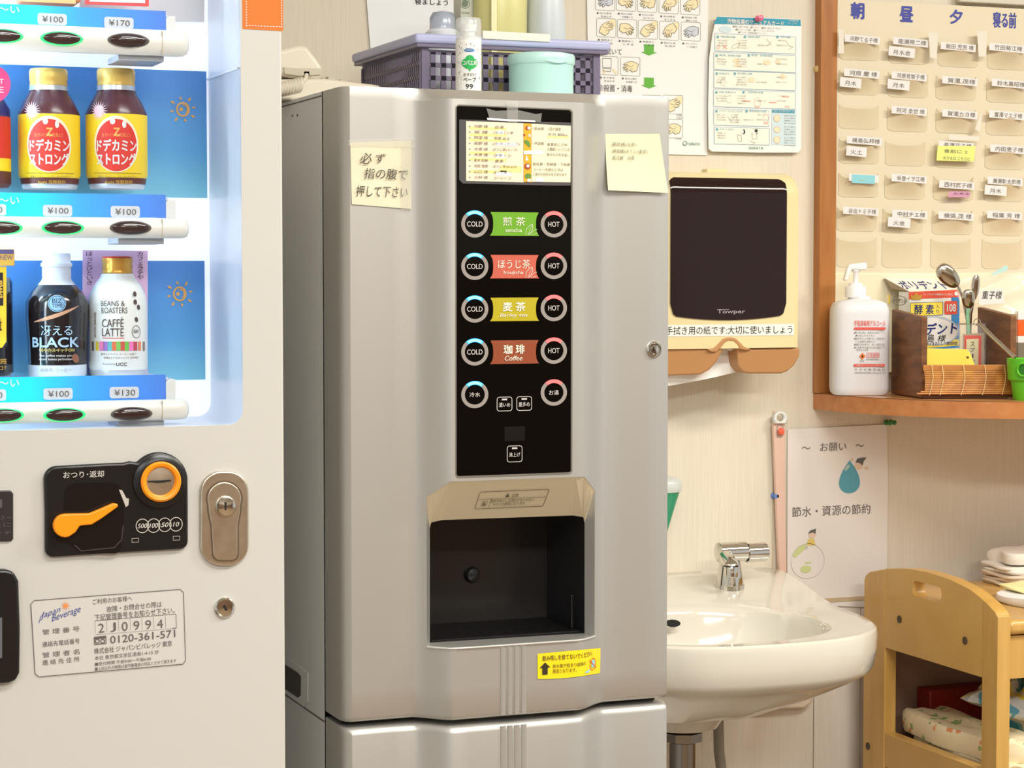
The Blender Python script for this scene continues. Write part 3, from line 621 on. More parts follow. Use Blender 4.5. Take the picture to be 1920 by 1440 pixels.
MB(sd).slab([(528, 1243), (556, 1260), (563, 1268), (563, 1304), (558, 1308), (528, 1288)], .001, .002).build('handle_recess', M('recess_dark', (66, 64, 62), .6), case)
MB(sd, .0008).E(548, 217, .8, 2.4).E(557, 216, .8, 2.4).build('screw_mark', black_matte, case, smooth=False)
# cup bay: sloped hood, jambs, ledge, dark cavity
DI = 2.432
fi = FY(DI)
def inner(px, py): return fi.p(px, py)
it = [inner(806, 990), inner(808, 980), inner(816, 975.5), inner(1086, 966), inner(1094, 970), inner(1096, 980)]
n = 24
def outp(i):                                          # outer hood edge, left jamb top to right jamb top
    pts = [(hx0, hz1-czh)]+[(hx0+cxh*(k/3), hz1-czh*(1-k/3)) for k in (1, 2, 3)]+[(hx0+cxh+(hx1-hx0-2*cxh)*k/14, hz1) for k in range(1, 15)]+[(hx1-cxh*(1-k/3), hz1-czh*k/3) for k in (1, 2, 3)]
    return pts
op = outp(0); A = [Vector((x, yfc(x, 0)+.0003, z)) for x, z in op]
def lerp_path(path, k):
    L = [0]
    for a, b_ in zip(path, path[1:]): L.append(L[-1]+(b_-a).length)
    t = k*L[-1]
    for i in range(len(path)-1):
        if t <= L[i+1]+1e-9: return path[i].lerp(path[i+1], (t-L[i])/max(L[i+1]-L[i], 1e-9))
    return path[-1]
m_ = len(A)
ks = [0, .012, .024, .036]+[.036+.928*i/14 for i in range(1, 15)]+[.976, .988, 1.0]
B_ = [lerp_path(it, k) for k in ks]
MB().loops([A, B_], False).build('hood', hood_beige, ds, smooth=False)
print_(Fr(tuple((A[8]+B_[8])/2), (1, 0, 0), tuple(A[8]-B_[8])), .0012, M('hood_ink', (112, 100, 78), .6), ds, 'lettering', lambda b: (
    b.RO(960, 936, 128, 32, .9, 3), b.T('注意', 966, 929, 12, 6.5), b.pg(952, 928.5, [(-4, -3.5), (4, -3.5), (0, 3.5)]), b.R(961, 934.5, 125, .6), b.R(919, 943, .6, 17), b.T('飲料が出ている際は手をいれない', 961, 938.5, 80, 5.5), b.T('やけどの原因になります。', 955, 945, 62, 5.5), b.RO(908, 944.5, 10, 9, .6), b.pg(908, 944.5, [(-3, -3), (3, -3), (0, 3.5)])))
il, ir = inner(806, 1205), inner(1096, 1187)
ol, orr = Vector((hx0, yfc(hx0, 0), hz0)), Vector((hx1, yfc(hx1, 0), hz0))
b = MB(); b.poly([A[0], B_[0], il, ol]); b.build('jamb', silver, ds, smooth=False)
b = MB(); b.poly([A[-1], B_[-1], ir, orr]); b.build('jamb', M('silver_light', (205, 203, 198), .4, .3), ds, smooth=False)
lo = [Vector((hx0+(hx1-hx0)*i/20, yfc(hx0+(hx1-hx0)*i/20, 0), hz0)) for i in range(21)]
MB().loops([lo, [il.lerp(ir, i/20) for i in range(21)]], False).build('ledge', silver, ds, smooth=False)
lip = [v+Vector((0, -.0012, .0003)) for v in lo]; MB().tube(lip, .0013, 8).build('ledge_lip', M('lip_bright', (225, 224, 220), .25, .5), ds)
CB = DI+.125
loop = it+[ir, il]
bk = [Vector((v.x, CB, v.z)) for v in loop]
MB().loops([loop, bk]).build('cavity', cavity_black, ds, smooth=True)
MB().poly([Vector((v.x, CB-.0005, v.z)) for v in loop]).build('cavity_back', M('cavity_back', (46, 42, 40), .22, bump=(120, 120, 8, .0003, .3)), ds, smooth=False)
zfl = (il.z+ir.z)/2
for i in range(22):
    y = DI+.006+i*.0053
    MB().box(il.x+.004, ir.x-.004, y, y+.0022, zfl, zfl+.0022).build('grate_bar', black_plastic, ds, smooth=False)
MB().lathe(P(884, 1077, CB-.001), [(.0105, 0), (.0105, .003), (.008, .0085), (.0001, .0105)], 32, AY).build('sensor_cap', M('cap_black', (40, 40, 42), .25), ds)
MB().box(ir.x-.010, ir.x-.006, DI+.02, DI+.026, zfl, zfl+.045).build('cup_guide', black_plastic, ds, bevel=.001)
# ribs
zr1 = hz0-.003
for x in (943, 956, 969, 982):
    cx = FW.p(x, 1270).x
    for za, zb_, par in ((zs_gap_t+.003, zr1, door_up), (.07, zs_gap_b-.004, door_low)):
        c = [Vector((cx+.0036*math.cos(a), Dc+.0006-.0030*math.sin(a), 0)) for a in [PI*i/8 for i in range(9)]]
        MB().loops([[v+Vector((0, 0, z)) for v in c] for z in (za, za+.002, zb_)], True, True, True).build('rib', silver, par)
# key lock
c = P(1226, 655, Db)
lk = MB().lathe(c, [(.0100, 0), (.0100, .0025), (.0086, .004), (.0076, .003), (.0072, .0015), (.0055, .004), (.0004, .0045)], 36, AY).build('key_lock', chrome, ds)
MB(FY(Db), .0048).R(1226, 655, 2.5, 10, 1).build('keyhole', black_matte, lk, smooth=False)
# black glass panel
fc = FY(Dc)
pn = MB(fc).slab([(856, 201), (859, 198), (1068, 206.5), (1071.5, 210), (1070.5, 883), (1068, 885.5), (859, 893), (856, 890)], .004, .0008).build('button_panel', black_gloss, ds, bevel=.0006)
MB(fc, .0005).ln([(856, 201), (859, 197), (1069, 205.5), (1073, 210), (1072, 884), (1069, 887.5), (858, 895), (855, 890), (855, 201)], 2.4).build('panel_rim', M('rim_silver', (150, 146, 138), .3, .6), pn, smooth=False)
grey_ring = M('ring_grey', (150, 142, 136), .5)
led_b = M('led_blue', (60, 170, 255), .4, emit=1.6, ecol=(30, 140, 255)); led_r = M('led_red', (255, 110, 110), .4, emit=.9, ecol=(255, 84, 84))
core_b = M('led_core_blue', (120, 220, 255), .4, emit=2.2, ecol=(90, 210, 255)); pr_w = M('panel_print', (205, 200, 196), .6)
yy = [420, 499.5, 579.5, 660, 740]
for k, y in enumerate(yy):
    for side, x, r, led in ((0, 890.3, 24, led_b), (1, 1038.5, 23.3, led_r)):
        yv = y-(0, 1, 2, 2.5, 4)[k]*side+(.5 if side and k == 0 else 0)
        rg = MB(fc, .0012).EO(x, yv, r*1.06, r*1.06, 6.7, 40).build('touch_ring', grey_ring, pn, smooth=False)
        MB(fc, .0016).EO(x, yv, r*1.06, r*1.06, 6.7, 20, 50, 130).build('led_arc', led, rg, smooth=False)
        if not side: MB(fc, .0018).EO(x, yv, r*1.02, r*1.02, 5, 20, 56, 124).build('led_core', core_b, rg, smooth=False)
        t = (('COLD', 'HOT'), ('冷水', 'お湯'))[k == 4][side]
        print_(fc, .0012, pr_w, rg, 'lettering', lambda b: b.T(t, x, yv, (29, 21)[side] if k < 4 else (20, 18)[side], 9.5 if k < 4 else 9, bold=.01))
def tag_shape(b, x, y):
    w_, h_ = 44, 22
    L = [(-w_-1, h_), (-w_, h_-3)]+[(-w_+4*math.cos(a)**1, (h_-4)*math.sin(a)) for a in [math.radians(d) for d in (60, 40, 20, 0, -20, -40, -60)]]+[(-w_, -h_+3), (-w_-2, -h_)]
    b.pg(x, y, L+[(-px_, py_) for px_, py_ in reversed(L)])
for k, (nm, rom, col) in enumerate((('煎 茶', 'sencha', (104, 164, 26)), ('ほうじ茶', 'houjicha', (196, 92, 72)), ('麦 茶', 'Barley tea', (180, 166, 14)), ('珈 琲', 'Coffee', (142, 66, 32)))):
    y = (420, 500, 580, 660)[k]
    tg = MB(fc, .0012); tag_shape(tg, 965, y); tg = tg.build('drink_tag', M('drink_tag_%d' % k, col, .5), pn, smooth=False)
    def fn(b):
        bold = .04 if k > 1 else .005
        b.T(nm, 964, y-5, (42, 60, 42, 39)[k], 17, bold=bold); b.T(rom, 963, y+11.5, (31, 37, 51, 33)[k], (7, 8, 8.5, 9)[k], bold=.01, shear=.25 if k > 1 else 0)
        if k < 2:
            b.ln([(986, y+21), (987, y+10), (992, y+4), (998, y), (999, y+8), (996, y+15), (990, y+21)], .7); b.ln([(996, y+17), (1001, y+12), (1007, y+10)], .6); b.ln([(992, y+18), (998, y+20), (1008, y+17)], .6); b.ln([(997, y+2), (993, y+12), (990, y+20)], .5)
    print_(fc, .0017, M('tag_print', (232, 226, 210), .6), tg, 'lettering', fn)
for x, y, t, w_, h_ in ((946, 757.5, '濃いめ', 29, 27), (983, 756.5, '量多め', 29, 27), (965, 851, '沸上げ', 29, 31)):
    kb = MB(fc, .0012).RO(x, y, w_, h_, 1.1, 5).build('touch_key', pr_w, pn, smooth=False)
    print_(fc, .0012, pr_w, kb, 'lettering', lambda b: (b.T(t, x, y+1.5, 21, 8.5), b.R(x, y-h_/2+5, 10, 3)))
print_(fc, .0011, M('display_off', (8, 5, 4), .3), pn, 'display_window', lambda b: b.R(965, 813, 38, 27))
# yellow drain sticker follows the door
yst = MB(FW, .0005); n = 40
top = [FW.p(1008+118*i/n, 1226-11*i/n, .0010) for i in range(n+1)]; bot = [FW.p(1008+117*i/n, 1273-2*math.sin(PI*i/n)*-1-11*(i/n)**1.3, .0010) for i in range(n+1)]
yst.loops([top, bot], False); yst = yst.build('warning_sticker', M('sticker_yellow', (244, 218, 22), .5), ds, smooth=False)
def ysp(b):
    b.T('飲み残しを捨てないでください。', 1069, 1231, 103, 10, bold=.015); b.pg(1022, 1254, [(-5, -11), (5, -11), (5, 2), (10, 2), (0, 12), (-10, 2), (-5, 2)])
    b.T('排水管が詰まり故障の', 1069, 1247, 65, 7.5); b.T('原因となります。', 1059, 1257.5, 45, 7.5)
print_(FW, .0018, M('sticker_ink', (50, 40, 20), .6), yst, 'lettering', ysp)
print_(FW, .0018, M('print_cyan', (150, 205, 225), .6), yst, 'cup_print', lambda b: (b.pg(1112, 1245, [(-5, -4), (3, -7), (6, 6), (-3, 8)]), b.pg(1102, 1257, [(-9, -3), (-2, 0), (8, 2), (3, -5)])))
print_(FW, .0022, M('print_red'), yst, 'ban_print', lambda b: (b.EO(1112, 1245, 9, 11, 1.2), b.ln([(1106, 1238), (1118, 1252)], 1.2)))

# ---- menu card taped on the panel
fm = FY(Dc-.002)
mc = thing('menu_card', 'laminated handwritten card in two halves taped to the black panel', 'card', tuple(fm.p(965, 346)))
lam = M('laminate', (84, 82, 84), .12, spec=.7); MB(fm).slab([(861, 224), (1071, 230), (1070, 348), (1040, 348), (868, 344), (861, 337)], .0006).build('laminate', lam, mc, smooth=False)
MB(fm, .0004).px([(874, 227), (982, 231), (982, 342), (874, 339)]).build('paper', M('card_peach', (240, 222, 196), .7), mc, smooth=False)
MB(fm, .0004).px([(996, 232), (1070.5, 236), (1069.5, 342), (996, 341)]).build('paper', M('card_cream', (238, 230, 196), .7), mc, smooth=False)
os_ = MB(fm, .0004).px([(981.5, 231), (996.5, 232), (996.5, 342), (981.5, 341)]).build('border_strip', M('strip_orange', (240, 172, 30), .6), mc, smooth=False)
print_(fm, .0008, M('veg_green', (96, 140, 52), .6), os_, 'leaf_print', lambda b: (b.E(988, 267, 6, 4, rot=-30), b.E(991, 271, 5, 3, rot=-60), b.E(990, 330, 6, 5)))
print_(fm, .0008, M('veg_brown', (160, 70, 24), .6), os_, 'fruit_print', lambda b: (b.E(989, 312, 6, 6), b.E(990, 240, 5, 4), b.E(983, 253, 1.8, 2.4)))
print_(fm, .001, M('veg_white', (240, 236, 226), .6), os_, 'white_print', lambda b: (b.E(990, 311, 3, 3), b.E(992, 240, 3, 3), b.R(993, 254, 4, 5), b.pg(987, 296, [(-2, -5), (4, -5), (0, 6)]), b.R(985, 286, 6, 7), b.E(992, 338, 4, 3)))
hl = M('highlighter', (240, 226, 146), .7)
for hx_, hy_, hw_, hh_ in [(915, y, 70, 5) for y in (241, 253, 263, 287, 299, 322)]+[(1046, 257, 40, 3.4), (958, 317, 40, 12)]: print_(fm, .0006, hl, mc, 'highlight', lambda b: b.R(hx_, hy_, hw_, hh_))
for q_ in ((938, 248, 16, 8, 4), (950, 271, 42, 6, 2), (938, 292, 18, 10, 4), (944, 326, 30, 7, 2), (1003, 286, 30, 7, 2), (1012, 337, 14, 8, 0)): print_(fm, .0008, M('white_out', (246, 246, 246), .6), mc, 'correction_patch', lambda b: b.R(*q_))
lft = (('河野 様', '白湯'), ('坂 様', '(冷)ほうじ茶'), ('阿田 様', '煎茶 ぬる'), ('高野 様', '(冷)水 (コップ)'), ('大塚 様', 'ほうじ茶(コップ)'), ('木原 様', '冷茶 + 少'), ('青木 和様', '麦茶'), ('河原 茂様', 'ほうじ茶(ぬるめ)'), ('山口 様', 'ほうじ茶 少'), ('小林 様', 'コーヒー 少'))
def hand(b):
    for i, (a, c_) in enumerate(lft):
        y = 237+i*10.6; b.T('・', 881, y, 2.5, 2.5); b.T(a, 902, y, 26, 6, shear=.1); b.T(c_, 933+len(c_)*1.6, y+1.5, 8+len(c_)*4.2, 6, shear=.1)
    for t, x, y, w_ in (('・民谷様', 1009, 241, 22), ('1日の目安', 1040, 242, 24), ('水分 800cc', 1046, 252, 38), ('・戸田様', 1009, 269, 22), ('食事前にさゆ', 1045, 271, 38), ('冷蔵庫に入っている', 1047, 280, 42), ('飲みものをお出し', 1047, 290, 42), ('和氏様・芳崎様・下林様', 1034, 308, 70), ('コーヒーを飲むときは', 1028, 318, 56), ('ご自分のお好みをのまれます', 1031, 327, 64)):
        b.T(t, x, y, w_, 6, shear=.1)
print_(fm, .001, ink_soft, mc, 'handwriting', hand)
tape = M('clear_tape', (220, 220, 214), .15, alpha=.28)
MB(fm, .0012).px([(912, 203), (918, 223), (1014, 229), (1016, 212), (1005, 214), (970, 206), (930, 208)]).build('tape', tape, mc, smooth=False)
MB(fm, .0014).px([(950, 190), (971, 190), (971, 230), (951, 229)]).build('tape', tape, mc, smooth=False)
MB(fm, .0013).px([(913, 221), (960, 224), (1003, 226), (1004, 229), (950, 227), (914, 225)]).build('tape_glint', M('glint_white', (246, 246, 250), .2), mc, smooth=False)  # glint on the clear tape painted as a white strip
# ---- handwritten notes on the door
def noteq(c, bow, name, mat, label, nu=10, nv=10):
    fr = FY(Db); tl, tr_, br, bl = [fr.p(*q) for q in c]
    def f(u, v):
        a = tl.lerp(tr_, u).lerp(bl.lerp(br, u), v); return a+Vector((0, -bow(u, v), 0))
    return MB().grid(f, nu, nv).build(name, mat, recalc=False)
wav = lambda u, v: .0012+.0008*math.sin(v*9+u*2)*math.sin(u*5)+.0015*max(0, v-.7)
n1 = noteq([(656, 267), (771, 263), (770, 392), (659, 383)], wav, 'sticky_note', M('note_cream', (226, 219, 190), .6), '')
tag(n1, 'crinkled cream note with large black handwriting on left side of silver door', 'note')
print_(FY(Db), .0034, M('marker_ink', (70, 66, 56), .6), n1, 'handwriting', lambda b: (b.T('必', 686, 297, 22, 21, shear=.15), b.T('ず', 714, 297, 18, 18, shear=.15), b.T('指の腹で', 724, 326, 82, 20, shear=.15), b.T('押して下さい', 716, 359, 96, 21, shear=.15)), rot=-1)
MB(FY(Db), .0036).px([(654, 262), (776, 258), (778, 276), (654, 274)]).px([(754, 272), (778, 274), (770, 394), (752, 394)]).build('clear_tape', tape, n1, smooth=False)
n2 = noteq([(1134, 251), (1236, 251), (1250, 362), (1136, 357)], lambda u, v: .001+.006*v*v*(1-u*.4)+.0006*math.sin(u*7), 'sticky_note', M('note_yellow', (226, 222, 184), .6), '')
tag(n2, 'pale yellow sticky note curling off the right side of the silver door', 'note')
print_(FY(Db), .0042, ink_soft, n2, 'handwriting', lambda b: (b.T('蓮井様(冷茶)', 1170, 271, 46, 7.5, shear=.15), b.T('麻宮様(ほうじ+麦茶)', 1181, 284, 66, 8, shear=.15), b.T('若江様　冷茶', 1169, 296, 42, 8, shear=.15)))

# ================================================================ THINGS ON THE DISPENSER
# telephone
ph_w = M('phone_grey', (208, 200, 182), .4)
pb = P(600, 155, 2.62)
ph = thing('telephone', 'beige desk telephone with handset and coiled cord on top of the silver dispenser', 'telephone', (P(610, 140, 2.70).x, 2.74, ZT))
xa, xb = P(500, 150, 2.66).x, P(706, 150, 2.66).x
zb1 = P(620, 136, 2.66).z
MB().prism([(xa, 2.64, ZT), (xb, 2.64, ZT), (xb, 2.64, P(706, 160, 2.64).z), (P(610, 140, 2.64).x, 2.64, P(610, 147, 2.64).z), (xa, 2.64, P(540, 150, 2.64).z)], (0, .20, .006)).build('body', ph_w, ph, bevel=.004)
kx0 = P(612, 140, 2.66)
for r in range(4):
    for k in range(4):
        c = Vector((P(622, 150, 2.66).x+k*.016, 2.665+r*.026, 0)); c.z = P(610, 147, 2.64).z-(c.x-P(610, 147, 2.64).x)*.20+.006*(c.y-2.64)/.2+.003
        MB().obox(c, .012, .017, .005, roty(11)).build('key', M('key_grey', (188, 180, 164), .5), ph, bevel=.001)
# handset: arched bar with ear cap
hs = FY(2.655)
hsb = MB(hs).slab([(480, 60), (512, 84), (532, 92), (560, 84), (576, 86), (590, 104), (604, 124), (606, 130), (604, 148), (596, 151), (548, 146), (520, 140), (480, 110)], .045).build('handset', M('handset_beige', (214, 206, 190), .4), ph, bevel=.006, seg=4)
MB(FY(2.653)).slab([(532, 126), (556, 128), (600, 128), (604, 131), (602, 140), (560, 142), (534, 138)], .004, .0005).build('handset_seam', M('seam_beige', (188, 180, 160), .5), hsb)
MB(FY(2.6535)).slab([(570, 134), (580, 134), (580, 143), (570, 143)], .003, .001).build('cord_socket', black_matte, hsb)
pts = [P(575, 140, 2.645), P(573, 148, 2.64), P(566, 156, 2.64)]
cc = []
for i in range(120):
    a = i/120; base = P(566-60*a, 158+14*a, 2.64); th = a*11*2*PI
    cc.append(base+Vector((0, .007*math.cos(th), .007*math.sin(th))))
MB().tube(pts+cc, .0028, 6).build('coiled_cord', M('cord_beige', (206, 198, 180), .4), ph)
# basket
vio = M('basket_violet', (122, 114, 138), .35, alpha=.88); lav = M('lid_lavender', (178, 182, 218), .35)
bx0, bx1 = P(788, 100, 2.66).x, P(1128, 100, 2.66).x; by0, by1 = 2.66, 2.925
bk = thing('storage_basket', 'violet lattice basket with lavender rim on top of the silver dispenser', 'basket', ((bx0+bx1)/2, (by0+by1)/2, ZT))
zr = P(960, 86, 2.66).z; ZL = P(800, 64, 2.66).z
def ring_box(z0, z1, e, mat, nm, par, inn=.006, bev=.002):
    o = [(bx0-e, by0-e), (bx1+e, by0-e), (bx1+e, by1+e), (bx0-e, by1+e)]; i_ = [(bx0-e+inn, by0-e+inn), (bx1+e-inn, by0-e+inn), (bx1+e-inn, by1+e-inn), (bx0-e+inn, by1+e-inn)]
    b = MB(); b.loops([[(x, y, z0) for x, y in o], [(x, y, z1) for x, y in o], [(x, y, z1) for x, y in i_], [(x, y, z0) for x, y in i_], [(x, y, z0) for x, y in o]]); return b.build(nm, mat, par, bevel=bev)
ring_box(zr-.002, ZL, .010, lav, 'rim', bk, .016, .004)
ring_box(zr-.007, zr-.002, .007, vio, 'collar', bk, .012, .001)
def lattice(nm, o, ux, w_, z0, z1, ncol, nrow, cell, tilt=0):
    b = MB(); o = Vector(o); u = Vector(ux); nn = Vector((-u.y, u.x, 0)); pitch = w_/ncol; ph_ = (z1-z0)/nrow
    def bx(s0, s1, za, zc): b.prism([o+u*s0+Vector((0, 0, za)), o+u*s1+Vector((0, 0, za)), o+u*s1+nn*.003+Vector((0, 0, za)), o+u*s0+nn*.003+Vector((0, 0, za))], (0, 0, zc-za))
    for i in range(ncol+1): bx(i*pitch-pitch*cell, i*pitch+pitch*cell, z0, z1)
    for j in range(nrow+1): bx(0, w_, z0+j*ph_-ph_*cell*.75, z0+j*ph_+ph_*cell*.75)
    o_ = b.build(nm, vio, bk, smooth=False); o_['kind'] = 'stuff'; return o_
z0 = ZT+.003; BZ = ZT+.0045
lattice('front_lattice', (bx0+.004, by0+.003, 0), (1, 0, 0), bx1-bx0-.008, z0, zr-.012, 17, 4, .24)
lattice('back_lattice', (bx0+.004, by1-.006, 0), (1, 0, 0), bx1-bx0-.008, z0, zr-.012, 17, 4, .24)
lattice('side_lattice', (bx0+.003, by1-.002, 0), (0, -1, 0), by1-by0-.004, z0, zr-.008, 30, 4, .17)
lattice('side_lattice', (bx1-.003, by0+.002, 0), (0, 1, 0), by1-by0-.004, z0, zr-.008, 30, 4, .17)
MB().box(bx0+.005, bx1-.005, by0+.005, by1-.005, ZT+.0012, ZT+.004).build('bottom', vio, bk)
for x in (bx0+.002, bx1-.012): MB().box(x, x+.010, by0, by0+.008, z0, zr-.006).build('corner_post', vio, bk, bevel=.001)
MB(FY(2.648)).slab([(905, 57), (1032, 64), (1032, 79), (905, 73)], .004).build('front_label', M('label_cream', (230, 226, 214), .5), bk, bevel=.001)
# contents of the basket
t = thing('liquid_pouch', 'translucent yellow refill pack standing in the violet basket', 'pouch', tuple(P(938, 150, 2.76)))
def pack(par, x0, x1, y0, y1, D, th, m, nm='body', taper=1):
    a, b_ = P(x0, y1, D), P(x1, y0, D); cx = (a.x+b_.x)/2; hw = (b_.x-a.x)/2
    MB().lathe((cx, D, 0), [(1*.9, ZT+.0052), (1, ZT+.012), (1, (a.z+b_.z)/2), (taper, b_.z-.006), (taper*.9, b_.z)], 32, None, hw, th).build(nm, m, par)
t.location = (P(938, 150, 2.76).x, 2.76, ZT+.003)
pack(t, 890, 986, -70, 150, 2.76, .030, M('pack_yellow', (236, 230, 160), .3, trans=.25))
MB().box(P(925, 0, 2.72).x, P(935, 0, 2.72).x, 2.727, 2.731, ZT+.01, P(925, -60, 2.72).z).build('crease', M('crease_pale', (240, 236, 190), .3), t)
t = thing('white_bottle', 'frosted white bottle standing in the violet basket beside the yellow pack', 'bottle', (P(1020, 150, 2.76).x, 2.76, ZT+.003))
pack(t, 988, 1058, -70, 150, 2.76, .028, M('pack_white', (222, 230, 234), .3, trans=.2), taper=.8)
t = thing('tissue_box', 'white box with round green print behind the spray can', 'box', (P(878, 150, 2.78).x, 2.785, ZT+.003))
a_, b2 = P(864, 60, 2.77), P(889, 60, 2.77)
MB().box(a_.x, b2.x, 2.77, 2.80, ZT+.0052, P(870, -60, 2.77).z).build('carton', M('box_grey_green', (216, 218, 204), .6), t, bevel=.001)
print_(FY(2.77), .0006, M('print_moss', (124, 140, 116), .6), t, 'emblem', lambda b: (b.EO(872, 6, 9, 10, 1), b.E(872, 6, 6, 7), b.T('日本製', 873, 24, 14, 4)))
t = thing('clear_cap_bottle', 'bottle with pale blue translucent dome cap inside the basket left part', 'bottle', (P(828, 150, 2.78).x, 2.78, ZT+.003))
c = P(830, 40, 2.78)
MB().lathe((c.x, 2.78, 0), [(.022, ZT+.0052), (.024, ZT+.01), (.024, P(830, 62, 2.78).z), (.020, P(830, 56, 2.78).z)], 32).build('body', M('body_pale', (222, 226, 236), .3), t)
MB().lathe((c.x, 2.78, 0), [(.018, P(830, 58, 2.78).z), (.018, P(830, 34, 2.78).z), (.014, P(830, 24, 2.78).z), (.006, P(830, 21, 2.78).z)], 32).build('cap', M('cap_pale_blue', (206, 216, 236), .15, trans=.5), t)
# spray can
X, R = P(881, 100, 2.57).x, 26*.638e-3
Yc = 2.575; zq = lambda y: P(881, y, Yc-.015).z
t = thing('spray_can', 'slim white spray can with green cloud emblem in front of the basket', 'spray can', (X, Yc, ZT))
MB().lathe((X, Yc, 0), [(R*.92, ZT), (R, ZT+.002), (R, zq(76)), (R*.96, zq(70)), (R*.8, zq(67))], 36).build('body', M('can_white', (236, 235, 230), .35), t)
MB().lathe((X, Yc, 0), [(R*.99, zq(74)), (R, zq(72)), (R*.98, zq(36)), (R*.9, zq(32)), (R*.3, zq(31))], 36, None, 1, 1, False, True).build('cap', M('cap_clear', (240, 242, 244), .1, alpha=.38), t)
MB().lathe((X, Yc, 0), [(R*.5, zq(70)), (R*.5, zq(58)), (R*.62, zq(57)), (R*.62, zq(44)), (R*.45, zq(42))], 24).build('nozzle', M('nozzle_white', (240, 240, 238), .4), t)
cy = Cyl(X, Yc, R)
dots = MB(cy, .0004)
for i in range(150):
    x = 858+random.random()*46; y = 80+random.random()*84
    if 866 < x < 898 and 98 < y < 165: continue
    dots.R(x, y, .9, 1.8)
dots = dots.build('dot_print', ink_soft, t, smooth=False); dots['kind'] = 'stuff'
print_(cy, .0005, M('cloud_green', (20, 172, 78), .5), t, 'cloud_print', lambda b: (b.E(881, 112, 9, 9), b.E(873, 118, 8, 8), b.E(889, 118, 8, 8), b.E(877, 123, 7, 6), b.E(885, 123, 7, 6), b.E(881, 118, 10, 9), b.pg(881, 130, [(-4, 3), (0, -5), (4, 3)])))
print_(cy, .0009, ink_white, t, 'cloud_lettering', lambda b: b.T('コバエ用', 881, 117.5, 28, 9, bold=.05))
print_(cy, .0005, M('oval_blue', (52, 120, 180), .5), t, 'brand_oval', lambda b: b.E(880, 94, 10, 3.4))
print_(cy, .0009, ink_white, t, 'brand_lettering', lambda b: b.T('フマキラー', 880, 94, 15, 3.5, bold=.03))
print_(cy, .0005, ink, t, 'lettering', lambda b: (b.T('おすだけ', 881, 140, 24, 6, bold=.02), b.T('ベープ', 881, 149, 25, 8, bold=.04), b.T('99', 880, 162, 14, 9, bold=.02)))
# mint canister
X = P(1021, 130, 2.60).x; R = 68.5*.651e-3; Yc = 2.612; zq = lambda y: P(1021, y, Yc-R).z
t = thing('mint_canister', 'mint green round canister with flip lid in front of the basket', 'canister', (X, Yc, ZT))
mint = M('mint', (178, 222, 214), .35)
MB().lathe((X, Yc, 0), [(R*.93, ZT), (R*.95, ZT+.003), (R*.955, zq(112))], 48).build('body', mint, t)
MB().lathe((X, Yc, 0), [(R*.97, zq(117)), (R, zq(114)), (R, zq(102)), (R*.97, zq(97)), (R*.8, zq(94.5)), (R*.4, zq(93))], 48).build('lid', M('mint_light', (188, 230, 222), .3), t)
MB(Cyl(X, Yc, R), .001).loops([[Cyl(X, Yc, R).L(1046, 114, .0014)(x, -1-4*math.cos(x/24*PI/2)+1) for x in range(-24, 25, 4)], [Cyl(X, Yc, R).L(1046, 114, .0014)(x, 3) for x in range(-24, 25, 4)]], False).build('lid_tab', M('mint_light'), t)

# ================================================================ WALL NOTICES
def PZ(px, py, zc): return CAM+ray(px, py)*zc
pw = FY(WD-.003)
# sheet with bold writing above the basket
t = MB(pw).slab([(683, -60), (863, -60), (863, 120), (697, 122)], .0012, .0).build('wall_notice', M('notice_white', (240, 242, 246), .3), None)
tag(t, 'glossy white sheet reading 寝ましょう, on the wall behind the violet basket', 'notice')
print_(pw, .0006, ink, t, 'lettering', lambda b: b.T('寝ましょう', 809, 3, 62, 13, bold=.02))
# hand washing poster
po = thing('hand_washing_poster', 'large white poster with rows of hand washing drawings and green arrows', 'poster', tuple(pw.p(1213, 290)))
MB(pw).slab([(1100, -60), (1328, -55), (1326, 291), (1105, 286)], .0012).build('sheet', M('poster_white', (238, 239, 238), .6), po)
skin = M('print_skin', (243, 226, 184), .7); line_g = M('print_line', (110, 112, 100), .7); frame_g = M('frame_olive', (158, 166, 142), .7); gry = M('print_blue_grey', (206, 210, 222), .7)
cells = [(1135, 2, 0), (1174.5, 3, 1), (1214, 5, 2), (1254, 8, 3), (1294.5, 10, 4), (1137, 52, 5), (1176, 54, 1), (1215, 55.5, 6), (1255, 57.5, 3), (1295.5, 59, 0), (1141, 123, 7), (1182, 124.5, 2), (1262, 196, 6), (1262, 241, 2), (1222, 196, 1), (1222, 241, 0)]
def hand_shape(g, kind):
    # palm and four fingers as one outline, drawn in cell pixels
    o = [(17, 9), (6, 12), (-3, 11), (-9, 7), (-15, 3), (-16, .5), (-12, 1), (-7, 3), (-13, -2), (-16, -6), (-14, -7), (-7, -2), (-12, -8), (-13, -11), (-10, -11), (-4, -5), (-7, -12), (-4, -14), (1, -8), (8, -11), (17, -6)]
    f = {0: 1, 1: -1, 2: 1, 3: 1, 4: 1, 5: -1, 6: -1, 7: 1}[kind]
    r = math.radians({0: 0, 1: 10, 2: -14, 3: 34, 4: 12, 5: -60, 6: -50, 7: 0}[kind]); s_ = .82
    return [(f*(x*math.cos(r)-y*math.sin(r))*s_+0*g, (x*math.sin(r)+y*math.cos(r))*s_) for x, y in o]
def clipc(p): return (max(-17, min(17, p[0])), max(-16, min(16, p[1])))
